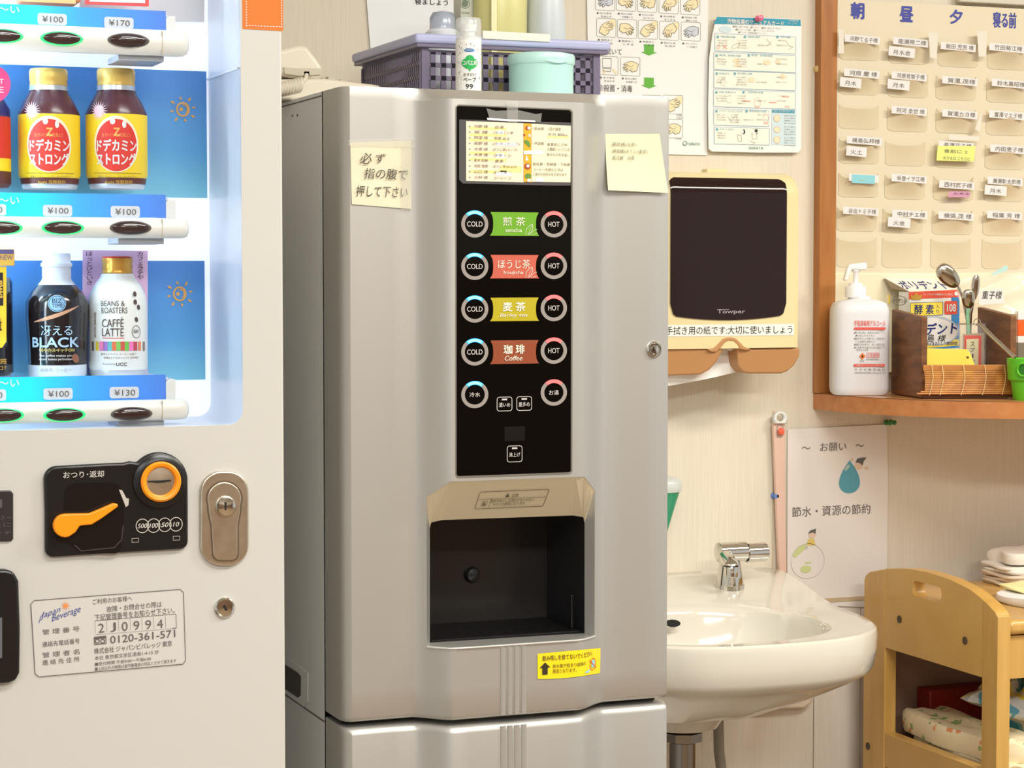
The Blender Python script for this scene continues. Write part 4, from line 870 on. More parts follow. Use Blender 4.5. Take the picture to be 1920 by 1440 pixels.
for cx, cy_, kd in cells:
    cell = MB(pw, .0006).RO(cx, cy_, 37, 35.5, .7, 3).build('picture_frame', frame_g, po, smooth=False)
    hp_ = [clipc(p) for p in hand_shape(0, kd)]
    if kd == 7:
        print_(pw, .0006, skin, cell, 'hand_print', lambda b: (b.pg(cx, cy_, [(-11, -15), (-9, -8), (-6, -8), (-6, -15)]), b.pg(cx, cy_, [(6, -6), (9, -4), (17, -13), (13, -15)])))
        print_(pw, .0008, line_g, cell, 'line_print', lambda b: (b.RO(cx-3, cy_-5, 17, 18, .6), b.RO(cx-3, cy_+8, 15, 6, .6)))
        continue
    print_(pw, .0006, gry if kd == 0 else skin, cell, 'hand_print', lambda b: b.pg(cx, cy_, hp_))
    if kd in (3, 4, 5, 6): print_(pw, .00065, skin, cell, 'hand_print', lambda b: b.pg(cx, cy_, [clipc(p) for p in [(-2, 2), (4, 12), (10, 17), (17, 16), (17, 4), (10, -4), (2, -6)]]))
    g0 = [(cx+x, cy_-y) for x, y in hp_]
    print_(pw, .0009, line_g, cell, 'line_print', lambda b: (b.ln(g0+g0[:1], .8), b.ln([(cx-6, cy_-2), (cx+2, cy_+1), (cx+6, cy_-3)], .6), b.ln([(cx-2, cy_+5), (cx+5, cy_+4)], .6)))
ga = M('arrow_green', (98, 178, 60), .6)
for y in (93.5, 155.5):
    print_(pw, .0006, ga, po, 'arrow', lambda b: b.pg(1217, y, [(-9, 10), (9, 10), (9, -4), (15, -4.5), (0, -10.5), (-15, -4.5), (-9, -4)]))
def ptx(b):
    b.T('②拭いて', 1146, 96.5, 40, 12); b.T('③殺菌・消毒', 1154, 165.5, 64, 13)
    cap = ('水で手をぬらす', '石けん液を適量とる', '手のひらと手のひらをこする', '手の甲をこする', '指を組んで間をこする', '指先をこする', '親指をこする', '手首をこする', '石けんを流す', 'ペーパーで拭く')
    for i, (cx, cy_, k) in enumerate(cells[:12]):
        b.E(cx-14, cy_+22.5, 1.7, 1.7); c_ = cap[i % 10]; h_ = len(c_)//2
        b.T(c_[:h_+1], cx+1, cy_+23, 22, 3.4); b.T(c_[h_:], cx+2, cy_+29, 20, 3.4)
    b.T('もみ洗い', 1275, 216, 13, 4); b.T('に広げる', 1275, 221, 12, 4); b.T('すり込む', 1272, 260, 12, 4)
print_(pw, .0008, M('poster_ink', (92, 88, 86), .7), po, 'lettering', ptx)
print_(pw, .0006, M('saraya_green', (96, 150, 120), .6), po, 'logo', lambda b: (b.EO(1284.5, 269, 4.6, 4.8, 1), b.T('SARAYA', 1302, 270, 21, 5, bold=.02), b.ln([(1281, 270), (1284, 272), (1288, 268)], .8)))
# manual card
FCd = FY(WD-.010)
cdp = [(1343, 33), (1350, 31), (1420, 33), (1499, 36), (1503, 41), (1502, 280), (1497, 286), (1420, 286), (1335, 284), (1329, 279), (1328, 200), (1330, 110), (1336, 65)]
cd = MB(FCd).slab(cdp, .0015).build('manual_card', M('manual_white', (240, 241, 238), .45), None)
tag(cd, 'laminated card with teal heading held by a pink pin, right of the hand washing poster', 'card')
teal = M('print_teal', (38, 152, 178), .5)
print_(FCd, .0005, teal, cd, 'heading_band', lambda b: b.px([(1338, 45), (1345, 31.5), (1420, 34), (1501, 37), (1502, 49), (1420, 46)]))
print_(FCd, .001, ink_white, cd, 'heading', lambda b: (b.T('汚物処理のマニュアルカード', 1417, 42, 106, 9, bold=.05), b.T('汚物処理', 1488, 39, 18, 3.4), b.T('マニュアル', 1486, 44, 18, 3)))
bl = M('print_line_blue', (150, 184, 206), .6)
boxes = [(1417, 82, 152, 33, 3), (1416, 117, 154, 33, 2), (1416, 151, 154, 33, 3), (1415.5, 186, 154, 33, 2), (1390.5, 220.5, 104, 31, 2), (1391.5, 255, 104, 32, 1)]
print_(FCd, .0006, M('print_cream_pale', (242, 240, 226), .6), cd, 'section_fill', lambda b: [b.R(x, y, w_-1, h_-1) for x, y, w_, h_, _ in boxes])
print_(FCd, .001, bl, cd, 'section_frame', lambda b: [b.RO(x, y, w_, h_, .7) for x, y, w_, h_, _ in boxes])
print_(FCd, .0006, M('print_sky', (206, 226, 232), .6), cd, 'side_box', lambda b: b.R(1470, 238.5, 46, 67))
print_(FCd, .0006, M('print_sky'), cd, 'heading_cloud', lambda b: b.E(1360, 55, 12, 6))
print_(FCd, .0012, teal, cd, 'side_heading', lambda b: b.R(1469, 209, 42, 5))
print_(FCd, .0016, ink_white, cd, 'side_lettering', lambda b: b.T('汚染した手袋のはずし方', 1469, 209, 38, 3.4))
hds = [(1342, '汚物処理の準備', 1405, '消毒液の散布', 1466, '汚物の凝固'), (1350, '嘔吐物、排泄物の消毒', 1412, '嘔吐物、排泄物の回収', 0, ''), (1350, '手袋を外す', 1386, '床の清拭と消毒', 0, ''), (1352, '外側の手袋を外す', 1402, '一次回収袋の処理', 0, ''), (1352, 'マスク・エプロンを外す', 1408, '使用済物品の処理', 0, ''), (1356, 'うがいと手洗い', 0, '', 0, '')]
def htx(b):
    for (x, y, w_, h_, _), hd in zip(boxes, hds):
        for k in (0, 2, 4):
            if hd[k]:
                xx = x-w_/2+(3.5 if k == 0 else hd[k]-1340-4 if False else 0); xx = (x-w_/2+5) if k == 0 else hd[k]-8
                b.R(xx, y-h_/2+3.5, 4, 4.5); b.T(hd[k+1], xx+4+len(hd[k+1])*2.1, y-h_/2+3.5, len(hd[k+1])*4, 4)
print_(FCd, .0012, M('print_teal_soft', (104, 172, 190), .6), cd, 'section_heading', htx)
rnd = random.Random(3)
words = ['使い捨て手袋を着用', 'ペーパータオルで覆う', '消毒液をかける', '静かに拭き取る', '袋に入れて密閉する', '換気をして下さい', '次亜塩素酸ナトリウム', '石けんで手を洗う', '周囲を清拭する']
def small(b):
    for x, y, w_, h_, nc in boxes:
        n = 4 if nc > 1 else 1
        for c_ in range(n):
            for r_ in range(3 + (c_ == 1)):
                if (c_ == 3 and r_ == 1) or (n > 1 and c_ == 2 and r_ < 2): continue
                t_ = rnd.choice(words); b.T(t_, x-w_/2+14+c_*w_/4.1, y-h_/2+10.5+r_*4.6, 14+rnd.random()*7, 2.8)
    for i, t_ in enumerate(('■使い捨て手袋　■マスク　■使い捨てエプロン', '■ビニール袋　■ペーパータオル', '■ハンディ除菌消毒クリーナー')): b.T(t_, 1420-i*4, 51.5+i*5, 90-i*18, 3.6)
    for r_ in range(12): b.T(rnd.choice(words), 1481, 217+r_*4.7+(r_//4)*2, 21, 2.6)
print_(FCd, .0012, M('ink_olive', (150, 150, 132), .7), cd, 'fine_print', small)
print_(FCd, .0012, M('print_rose', (238, 168, 150), .6), cd, 'red_print', lambda b: (b.ln([(1355, 84), (1363, 92)], 1.4), b.ln([(1363, 84), (1355, 92)], 1.4), b.EO(1347, 88, 3, 4, .8), b.R(1399, 189.5, 16, 2), b.R(1449, 192, 14, 2), b.R(1473, 181, 13, 2), b.T('感染性', 1420, 200, 8, 4), b.T('感染性', 1476, 200, 9, 4), b.T('密閉', 1436, 231, 8, 4), b.EO(1420, 193, 6, 10, .5), b.EO(1436, 222, 5, 9, .5),
    b.EO(1457, 222, 6, 7, .5), b.EO(1457, 243, 6, 6, .5), b.EO(1457, 262, 6, 7, .5)))
print_(FCd, .0011, M('print_peach', (246, 224, 190), .6), cd, 'figure_print', lambda b: (b.E(1381, 114, 6, 5), b.R(1383, 123, 14, 4), b.E(1438, 117, 7, 5), b.E(1459, 116, 5, 4), b.R(1409, 150, 12, 9), b.E(1468, 143, 4, 5), b.E(1457, 222, 5.4, 6.4), b.E(1457, 243, 5.4, 5.4), b.E(1457, 262, 5.4, 6.4)))
print_(FCd, .0013, M('ink_pencil', (170, 166, 160), .7), cd, 'drawing_print', lambda b: (b.ln([(1371, 91), (1376, 84), (1388, 80), (1384, 88), (1372, 93)], .6), b.ln([(1437, 73), (1446, 83), (1438, 86), (1447, 78)], .5), b.ln([(1475, 78), (1480, 86), (1487, 88), (1478, 93)], .6), b.EO(1369, 186, 8, 7, .5, a0=70, a1=290), b.ln([(1364, 218), (1372, 228), (1380, 214), (1384, 230)], .5),
    b.ln([(1382, 252), (1390, 254), (1391, 265), (1385, 265), (1382, 252)], .7), b.ln([(1410, 250), (1418, 251), (1420, 260), (1411, 261), (1410, 250)], .7), b.ln([(1406, 264), (1416, 268), (1410, 271)], .7), b.EO(1357, 154, 6, 7, .5, a0=60, a1=300)))
print_(FCd, .0013, M('hair_print', (52, 50, 44), .6), cd, 'hair_print', lambda b: (b.E(1394.5, 247, 3, 4.5), b.E(1418, 245, 3, 3), b.E(1419.5, 250, 1, 1.2)))
print_(FCd, .0014, paper, cd, 'face_print', lambda b: (b.E(1392, 247, 2.6, 3.8), b.E(1414, 250, 3, 2.2)))
print_(FCd, .0008, M('saraya_green'), cd, 'logo', lambda b: b.T('SARAYA', 1418, 277.5, 27, 5, bold=.01))
def pin(x, y, r, col, label, D=WD-.012):
    c = P(x, y, D); k = r*3.35/4000
    t = MB().lathe(c, [(k*.25, -.006), (k*.25, 0), (k*.95, .0005), (k, .002), (k*.55, .004), (k*.5, .009), (k*.85, .011), (k*.9, .013), (k*.5, .014)], 20, AY).build('push_pin', M('pin_%s' % label.split()[0], col, .25, coat=.4))
    tag(t, label, 'push pin'); return t
pin(1420, 35, 6, (232, 110, 150), 'pink push pin holding the teal headed card')
pin(1450, 929, 6.5, (96, 132, 200), 'blue push pin on the wall beside the pink stick', WD)
pin(1661, 792, 5.5, (20, 120, 44), 'green push pin under the shelf, left one of the touching pair', WD-.005)
g2 = pin(1669.5, 791.5, 5.5, (20, 120, 44), 'green push pin under the shelf, right one of the touching pair', WD-.005)
# request notice
t = MB(pw).slab([(1477, 805), (1560, 801), (1663, 796), (1665, 900), (1662, 1140), (1560, 1136), (1476, 1120)], .001).build('request_notice', M('request_paper', (234, 228, 222), .35), None)
tag(t, 'laminated sheet about saving water with blue drop drawing, above the sink', 'notice')
print_(pw, .0006, M('request_ink', (104, 96, 90), .7), t, 'lettering', lambda b: (b.T('〜', 1511.5, 840, 16, 5), b.T('お願い', 1562.5, 838, 49, 16), b.T('〜', 1612, 835.5, 15, 5), b.T('節水・資源の節約', 1559, 957, 147, 19)))
def drop(b): b.pg(1593, 891, [(26*math.sin(a)*max(0, .5-.5*math.cos(a))**.55, 28-(1-math.cos(a))*31) for a in [2*PI*i/40 for i in range(40)]])
print_(pw, .0006, M('drop_blue', (88, 160, 178), .5), t, 'drop_print', drop)
print_(pw, .0009, M('drop_light', (176, 200, 190), .5), t, 'drop_shine', lambda b: b.px([(1583, 880), (1590, 870), (1594, 874), (1586, 884)]))
print_(pw, .0006, M('face_beige', (226, 200, 176), .6), t, 'face_print', lambda b: (b.E(1610, 874, 8, 7), b.E(1598, 862, 3.5, 2.6), b.E(1625, 878, 3.6, 3.6), b.E(1523, 1003, 7, 6)))
print_(pw, .001, M('hair_slate', (96, 96, 92), .6), t, 'cap_print', lambda b: (b.px([(1604, 867), (1608, 860), (1617, 858), (1625, 858), (1620, 864), (1617, 873), (1612, 868)]), b.px([(1515, 1001), (1519, 995), (1530, 991), (1529, 1001), (1524, 998)])))
print_(pw, .0007, M('shirt_yellow', (226, 200, 110), .6), t, 'shirt_print', lambda b: b.px([(1516, 1010), (1526, 1010), (1529, 1022), (1512, 1023)]))
print_(pw, .0006, M('land_green', (206, 214, 150), .6), t, 'land_print', lambda b: (b.px([(1486, 1042), (1492, 1030), (1505, 1022), (1512, 1021), (1509, 1030), (1498, 1040), (1491, 1046)]), b.E(1511, 1067, 10, 7), b.R(1515, 1055, 12, 3, 1)))
print_(pw, .0007, M('globe_line', (200, 196, 192), .6), t, 'globe_print', lambda b: (b.EO(1514.5, 1052, 31.5, 33, .8, 48), b.E(1512, 1027, 3, 2.6)))
# pink stick hanging by its white cap
t = thing('hanging_stick', 'translucent pink stick with white cap hung beside the water saving sheet', 'stick', tuple(P(1467, 1090, WD-.008)))
fs = FY(WD-.014)
MB(fs).slab([(1450, 792), (1472, 792), (1473, 900), (1476, 1090), (1462, 1090), (1455, 920)], .008).build('shaft', M('shaft_pink', (240, 204, 186), .3, trans=.15), t, bevel=.002)
cp = MB().holed([fs.p(x, y, .001) for x, y in [(1450, 794), (1474, 794)]+arc(1462, 784, 12.5, 0, 180, 10)], [[fs.p(1461.5+7*math.cos(2*PI*i/20), 783-7.5*math.sin(2*PI*i/20), .001) for i in range(20)]])
cp.build('cap', M('cap_white', (236, 236, 236), .4), t, solid=.008)
MB().lathe(fs.p(1463, 809, .001), [(.0001, 0), (.0045, .001), (.0062, .003), (.0045, .006), (.0001, .0075)], 20, AY).build('red_ball', M('ball_red', (232, 104, 76), .3), t)
MB(fs, .0016).RO(1463, 808, 12, 24, 1, 5).build('window_frame_line', ink_faint, t, smooth=False)
# fixings near the medicine board: tan wooden peg
t = MB().lathe(P(1530, 130, WD), [(.006, 0), (.006, .010), (.004, .012)], 12, AY).build('wooden_peg', M('peg_tan', (224, 190, 130), .5)); tag(t, 'small tan peg on wall left of the brown board edge', 'peg')

# ================================================================ TOWEL DISPENSER
DT = 2.93
ft = FY(DT)
td = thing('paper_towel_dispenser', 'cream and brown paper towel dispenser with dark window on the wall', 'towel dispenser', tuple(P(1385, 700, 3.0)))
tz1 = ft.p(1385, 322).z; tz0 = ft.p(1385, 653).z; tzb = ft.p(1385, 700).z
tx1 = ft.p(1503, 500).x; tx0 = tx1-.262
Rt = .035
def ty(z):                                            # front curves back over the top
    q = z-(tz1-Rt)
    return DT if q <= 0 else DT+Rt-math.sqrt(max(0, Rt*Rt-q*q))
tan_cream = M('towel_cream', (230, 214, 164), .35)
prof = [(WD-.001, tz0), (DT, tz0), (DT, tz1-Rt)]+[(ty(tz1-Rt+Rt*math.sin(a)), tz1-Rt+Rt*math.sin(a)) for a in [math.radians(d) for d in range(10, 91, 10)]]+[(WD-.001, tz1)]
rings = []
for X, k in ((tx0, .014), (tx0+.004, .004), (tx0+.014, 0), (tx1-.014, 0), (tx1-.004, .004), (tx1, .014)):
    cyy, czz = 3.0, (tz0+tz1)/2
    rings.append([(X, y+k*(1 if y < 3.0 else 0), z-(k*.9 if z > tz1-.03 else 0)) for y, z in prof])
MB().loops(rings, True, True, True).build('cover', tan_cream, td)
wx0, wx1 = ft.p(1256, 500).x, ft.p(1473.5, 500).x
wzt, wz_side, wz_mid = P(1365, 334, DT+.008).z, ft.p(1270, 580).z, ft.p(1365, 600).z
def wf(u, v):
    x = wx0+(wx1-wx0)*u
    e = abs(u-.5)*2
    zb_ = wz_mid+(wz_side-wz_mid)*(.45*e*e)+.018*max(0, (e-.93)/.07)**1.5
    zt_ = wzt-(.006*((e-.9)/.1)**1.6 if e > .9 else 0)
    z = zt_+(zb_-zt_)*v; return Vector((x, ty(z)-.0022, z))
MB().grid(lambda u, v: wf(u, v**1.6), 40, 40).build('window', M('window_smoke', (36, 20, 19), .07, spec=.35), td)
print_(ft, .0032, M('print_lilac_grey', (170, 158, 164), .5), td, 'lettering', lambda b: (b.T('Towper', 1371, 585, 52, 9, bold=.03), b.R(1356, 580.5, 22, 1.2)))
sg = MB(ft, .0006).R(1370, 619, 241, 21.5).build('sign_strip', M('strip_white', (238, 238, 230), .5), td, smooth=False)
print_(ft, .001, ink, sg, 'lettering', lambda b: b.T('手拭き用の紙です:大切に使いましょう', 1368.5, 619, 237, 15.5))
lat = P(1340, 321, 2.98)
MB().box(P(1320, 320, 2.98).x, P(1359, 320, 2.98).x, 2.97, 2.99, tz1-.004, tz1+.006).build('latch', tan_cream, td, bevel=.002)
lipm = M('lip_brown', (188, 138, 90), .45)
def lip(px_, nm):
    b = MB(); fr0 = FY(DT+.004); pts = [fr0.p(x, y) for x, y in px_]; cur = []
    b.loops([[p+Vector((0, dy+max(0, (tz0-.01-p.z))*.25, 0)) for p in pts] for dy in (0, .055)], True, True, True)
    return b.build(nm, lipm, td, bevel=.003)
lip([(1230, 655), (1330, 654), (1345, 648), (1352, 642), (1358, 640), (1360, 648), (1352, 662), (1346, 678), (1334, 694), (1318, 703), (1230, 706)], 'lower_lip')
lip([(1382, 640), (1390, 643), (1398, 650), (1408, 654), (1501, 652), (1500, 668), (1492, 686), (1480, 697), (1470, 701), (1412, 701), (1396, 698), (1386, 686), (1384, 664)], 'lower_lip')
aro = [(1326, 655), (1338, 652), (1347, 644), (1354, 636), (1362, 632.5), (1372, 632), (1381, 635), (1389, 643), (1396, 650), (1410, 655)]
ari = [(1400, 657), (1388, 655), (1382, 645), (1376, 640), (1366, 639), (1359, 643), (1352, 652), (1344, 660), (1334, 660)]
MB(FY(DT-.001)).slab(aro+ari, .02).build('arch_edge', lipm, td, bevel=.0015)
def towel(u, v):
    x = ft.p(1225, 680).x+u*(ft.p(1452, 680).x-ft.p(1225, 680).x); zt_ = ft.p(1365, 650).z
    zb_ = P(1365, 722, DT+.03).z+.02*max(0, u-.2)+.014*u*u
    z = zt_+(zb_-zt_)*v; return Vector((x, DT+.030-.004*math.sin(u*6)+.004*v+.003*math.sin(v*5+u*9), z))
MB().grid(towel, 24, 12).build('paper_towel', M('towel_white', (244, 242, 238), .8), td)
MB(FY(DT+.02)).slab([(1354, 650), (1359, 643), (1376, 644), (1383, 654), (1370, 658), (1362, 652)], .004).build('towel_tip', M('towel_white'), td)

# ================================================================ SHELF UNIT AND POCKET BOARD
ZS = P(1565, 735.5, WD).z
fzs = FZ(ZS)
su = thing('wall_shelf', 'brown wooden wall shelf with upright post and curved front, under the pocket board', 'shelf', (P(1700, 760, 2.8).x, 2.9, ZS-.026))
curve = [(P(1526, 737, WD).x, WD)]+[tuple(fzs.p(x, y))[:2] for x, y in ((1529, 740), (1540, 743), (1560, 747), (1590, 751), (1640, 755), (1700, 757.5), (1780, 758), (1850, 757.5), (1920, 756), (1990, 754))]
curve = [(max(c[0], curve[0][0]+.0005*i), min(c[1], WD)) for i, c in enumerate(curve)]
# smooth monotone outline
XA = curve[0][0]; yfr = min(c[1] for c in curve)+.005
oc = [(XA, WD)]+[(XA+.30*(1-math.cos(t))**1.0, WD-(WD-yfr)*math.sin(t)**.8) for t in [math.radians(d) for d in (8, 16, 24, 32, 40, 50, 60, 70, 80, 90)]]+[(2.2, yfr), (2.6, yfr+.01)]
top = [(x, y, ZS) for x, y in oc]+[(2.6, WD, ZS)]
MB().prism(top, (0, 0, -.0262)).build('shelf_board', M('shelf_top_wood', (218, 158, 100), .25, coat=.3, bump=(6, 60, 60, .0003, .1), tint=(206, 144, 88)), su, bevel=.0003)
def outl(k): return [(x-k*(1 if i == 0 else math.cos(math.radians(min(90, i*9)))), y-k*(0 if i == 0 else math.sin(math.radians(min(90, i*9+10))))) for i, (x, y) in enumerate(oc)]
def strip(k, z0_, z1_): return [[(x, y, z) for x, y in outl(k)] for z in (z0_, z1_)]
MB().loops(strip(.0012, ZS-.0262, ZS-.0009), False).build('edge_band', shelf_wood, su, smooth=True)
MB().loops(strip(.0006, ZS-.0012, ZS+.0001), False).build('band_joint', M('joint_brown', (110, 66, 34), .6), su, smooth=True)
px0, px1 = P(1537, 400, 3.03).x, P(1568, 400, 3.03).x
MB().box(px0, px1, 3.03, WD, ZS, 2.0).build('post', brown_wood, su, bevel=.001)
FB2 = FY(3.036)
pbd = thing('pocket_board', 'cream vinyl wall chart with rows of name pockets, beside the brown post', 'wall chart', tuple(P(1760, 535, 3.036)))
vin = M('vinyl_cream', (222, 211, 184), .4, coat=.2); pock = M('pocket_cream', (216, 202, 170), .28, coat=.35)
bdx1 = P(1985, 300, 3.036).x
MB().box(px1+.0005, bdx1, 3.036, 3.040, P(1568, 515, 3.036).z, P(1568, -2, 3.036).z).build('backing', vin, pbd)
MB().box(px1+.0005, bdx1, 3.034, 3.040, P(1568, 700, 3.036).z, P(1568, 512, 3.036).z).build('lower_band', M('vinyl_pale', (240, 230, 200), .3), pbd, bevel=.001)
MB().box(P(1800, 5, 3.03).x, bdx1, 3.03, 3.040, P(1850, 6, 3.03).z, P(1850, 6, 3.03).z+.015).build('hanger_rail', M('rail_grey', (206, 202, 186), .5), pbd, bevel=.002)
print_(FB2, .0006, M('header_blue', (60, 68, 160), .5), pbd, 'lettering', lambda b: (b.T('朝', 1608, 20, 24, 30, bold=.06), b.T('昼', 1700, 26.5, 24, 28, bold=.06), b.T('夕', 1793, 31.5, 23, 26, bold=.06), b.T('寝る前', 1884, 37.5, 43, 29, bold=.03)))
names = [['河野てる子様', '能瀬晃二様', '飯田 芳芳 様', '竹田菊江様'], ['河原 慶 様', '河原見智子様', '賀澤 茂様', '鈴木喜昭様'], ['', '阿河 圭世 様', '賀澤カヨ様', '富澤マエ子様'],
         ['横島弘邦様', '', '長澤花子様', '内田恵子様'], ['', '坂巻イヲ江様', '西村武子様', '廣瀬彰太郎様'], ['谷出トミ子様', '中村チエ様', '横張 茂 様', '稲葉 芳 様'], ['', '', '', '']]
days = {(0, 1): ('月水金', 1691, 97.5, 49), (1, 0): ('月木', 1595, 155, 40), (1, 1): ('月木', 1685, 159, 41), (3, 0): ('火土', 1606, 284, 38), (4, 3): ('月木', 1867, 357, 41), (5, 1): ('火金', 1686, 417, 42)}
slipm = M('slip_white', (226, 224, 222), .5); slip_ink = M('slip_ink', (120, 112, 104), .6)
ncx = [[1617, 1708, 1797, 1888], [1616, 1705, 1800, 1893], [1610, 1705, 1800, 1888], [1621, 1703, 1793, 1890], [1620, 1705, 1794, 1885], [1614, 1706, 1793, 1884], [1608, 1692, 1785, 1880]]
ncy = [[74, 79, 88, 90], [138, 143, 152, 157], [200, 208, 214, 216], [264, 270, 273, 280], [334, 335, 347, 340], [396, 402, 405, 404], [460, 462, 464, 466]]
pcx = [[1610, 1704, 1796, 1888], [1610, 1702, 1792, 1887], [1610, 1701, 1792, 1886], [1610, 1697, 1790, 1884], [1609, 1696, 1787, 1882], [1606, 1692, 1785, 1880], [1606, 1691, 1782, 1878]]
pby = [[113, 120, 126, 131], [178, 183, 188, 193], [242, 247, 250, 254], [307, 311, 315, 318], [370, 374, 376, 378], [434, 437, 440, 442], [501, 502, 503, 504]]
for r in range(7):
    for k in range(4):
        nm = names[r][k]; full = bool(nm) or (r, k) == (4, 0)
        w_, h_ = 75, 46 if r < 6 else 56
        cx, cyb = pcx[r][k], pby[r][k]
        g = FB2.L(cx, cyb, 0); bul = .013 if full else .005; sag = 16 if full else 10
        def pf(u, v):
            x = (u-.5)*w_; e = 1-(2*abs(u-.5))**2.2; edge = h_-sag*math.sqrt(max(0, e))*.9
            cr_ = 5*(1-min(1, min(u, 1-u)*12)) if v < .01 else 0
            q = g(x, cr_+(edge-cr_)*v); q.y -= .0006+bul*max(0, e)*v**1.6; return q
        pb_ = MB().grid(pf, 16, 8).build('pocket', pock, pbd)
        if full:
            FS = FY(3.036-.0125); x, y = ncx[r][k], ncy[r][k]
            sl = MB(FS, 0).R(x, y, 66 if nm else 56, 14, rot=-3).build('name_slip', slipm, pb_, smooth=False)
            if (r, k) == (4, 0): MB(FS, .0004).R(1619, 336, 43, 16, rot=-2).build('blue_sticker', M('sticker_aqua', (140, 206, 216), .5), pb_, smooth=False)
            if nm: print_(FS, .0006, slip_ink, pb_, 'lettering', lambda b: b.T(nm, x+3, y, 52, 9, rot=-2))
            if (r, k) in days:
                dt_, dx_, dy_, dw_ = days[r, k]
                MB(FY(3.036-.0135), 0).R(dx_, dy_, dw_, 18, rot=-4).build('day_slip', slipm, pb_, smooth=False)
                print_(FY(3.036-.0135), .0005, slip_ink, pb_, 'day_lettering', lambda b: b.T(dt_, dx_, dy_+1, 11*len(dt_), 9, rot=-3))
FS = FY(3.036-.014)
nt_ = MB(FS, .0003).px([(1758, 273), (1829, 274), (1826, 303), (1756, 301)]).build('yellow_slip', M('slip_lime', (224, 232, 130), .5), pbd, smooth=False)
print_(FS, .0008, slip_ink, nt_, 'lettering', lambda b: (b.T('食前に 2', 1792, 284, 44, 7, rot=-2), b.T('おひるは こちらに', 1794, 297, 50, 6, rot=-2)))
pk_ = MB(FS, .0003).px([(1779, 359), (1819, 359), (1818, 370), (1778, 370)]).build('pink_slip', M('slip_mauve', (206, 150, 178), .5), pbd, smooth=False)
print_(FS, .0008, M('print_charcoal'), pk_, 'lettering', lambda b: b.T('火木土', 1803, 363, 32, 4))
tpm = M('tape_cream', (246, 240, 226), .25)
tpm = M('tape_cream2', (226, 220, 206), .25)
MB(FS, .001).px([(1573, 55), (1582, 55), (1582, 100), (1572, 100)]).build('tape', tpm, pbd, smooth=False)
MB(FS, .001).px([(1741, 61), (1760, 60), (1756, 110), (1744, 108)]).build('tape', tpm, pbd, smooth=False)
MB(FS, .001).px([(1832, 58), (1851, 58), (1849, 106), (1835, 106)]).build('tape', tpm, pbd, smooth=False)
MB(FS, .001).px([(1842, 206), (1838, 247), (1828, 242), (1836, 222)]).build('tape', tpm, pbd, smooth=False)
MB(FS, .001).px([(1780, 252), (1836, 256), (1836, 264), (1779, 262)]).build('tape', tpm, pbd, smooth=False)

# ================================================================ THINGS ON THE SHELF
CF = Vector((math.sin(YAW), math.cos(YAW), 0)); CR = Vector((math.cos(YAW), -math.sin(YAW), 0)); ROTC = Matrix.Rotation(-YAW, 3, 'Z')
def FCam(zc): return Fr(CAM+RM @ Vector((0, 0, -zc)), tuple(CR), (0, 0, 1))   # upright plane facing the viewer's side of the room
# pump bottle
bc = fzs.p(1617, 741); zc = 3.30
pbt = thing('pump_bottle', 'white plastic hand sanitizer bottle with pump head at the left end of the shelf', 'bottle', tuple(bc+CF*.04))
fb3 = FCam(3.385); hw = 53.5*3.385/4000; hdp = .036
def zb_(y): return fb3.p(1617, y).z
cx_ = (bc+CF*.04); cx_ = Vector((fb3.p(1617, 600)+CF*.03).to_tuple())
def sq(c, hx, hy, z, n=40, e=4.5):
    out = []
    for j in range(n):
        a = 2*PI*j/n; ca, sa = math.cos(a), math.sin(a)
        k = (abs(ca)**e+abs(sa)**e)**(-1/e); v = c+CR*(hx*k*ca)+CF*(hy*k*sa); out.append((v.x, v.y, z))
    return out
body_w = M('hdpe_white', (232, 232, 236), .35, trans=.08)
R_ = [sq(cx_, hw*.9, hdp*.9, ZS+.0005), sq(cx_, hw*.97, hdp*.97, ZS+.004), sq(cx_, hw, hdp, ZS+.012)]+[sq(cx_, hw, hdp, zb_(590)), sq(cx_, hw*.98, hdp*.98, zb_(578)), sq(cx_, hw*.9, hdp*.92, zb_(569)), sq(cx_, hw*.7, hdp*.8, zb_(564)), sq(cx_, hw*.42, hdp*.6, zb_(561), e=2), sq(cx_, hw*.38, hdp*.55, zb_(556), e=2)]
MB().loops(R_, True, True, True).build('body', body_w, pbt)
c0 = fb3.p(1610, 560)+CF*.03; c0.z = 0
wh = M('pump_white', (242, 242, 242), .35)
k_ = 3.385/4000
MB().lathe(c0, [(20*k_, zb_(558)), (20*k_, zb_(540)), (19*k_, zb_(538)), (14*k_, zb_(537)), (12.5*k_, zb_(531)), (5*k_, zb_(530))], 28).build('collar', wh, pbt)
MB().lathe(c0, [(5*k_, zb_(531)), (5*k_, zb_(512)), (8*k_, zb_(508)), (7*k_, zb_(500))], 20).build('stem', wh, pbt)
f3 = FCam(3.385)
hd = [(1588, 503), (1592, 496), (1604, 494), (1625, 492), (1627, 505), (1621, 507), (1600, 506), (1597, 506), (1589, 527), (1582, 526)]
MB(f3).slab([(x, y) for x, y in hd], .014, -.022).build('pump_head', wh, pbt, bevel=.003)
def bottle_print(b):
    b.T('手指消毒用アルコール', 1631, 606, 59, 10.5, bold=.02)
    b.R(1631, 616, 59, 4.6); b.R(1630, 685, 58, 5); b.RO(1637, 666, 24, 9, .7); b.T('火気厳禁', 1637, 666, 21, 6.5)
fp3 = FCam(3.385-.0075)
print_(fp3, -.0002, M('label_red', (226, 86, 72), .5), pbt, 'red_print', bottle_print)
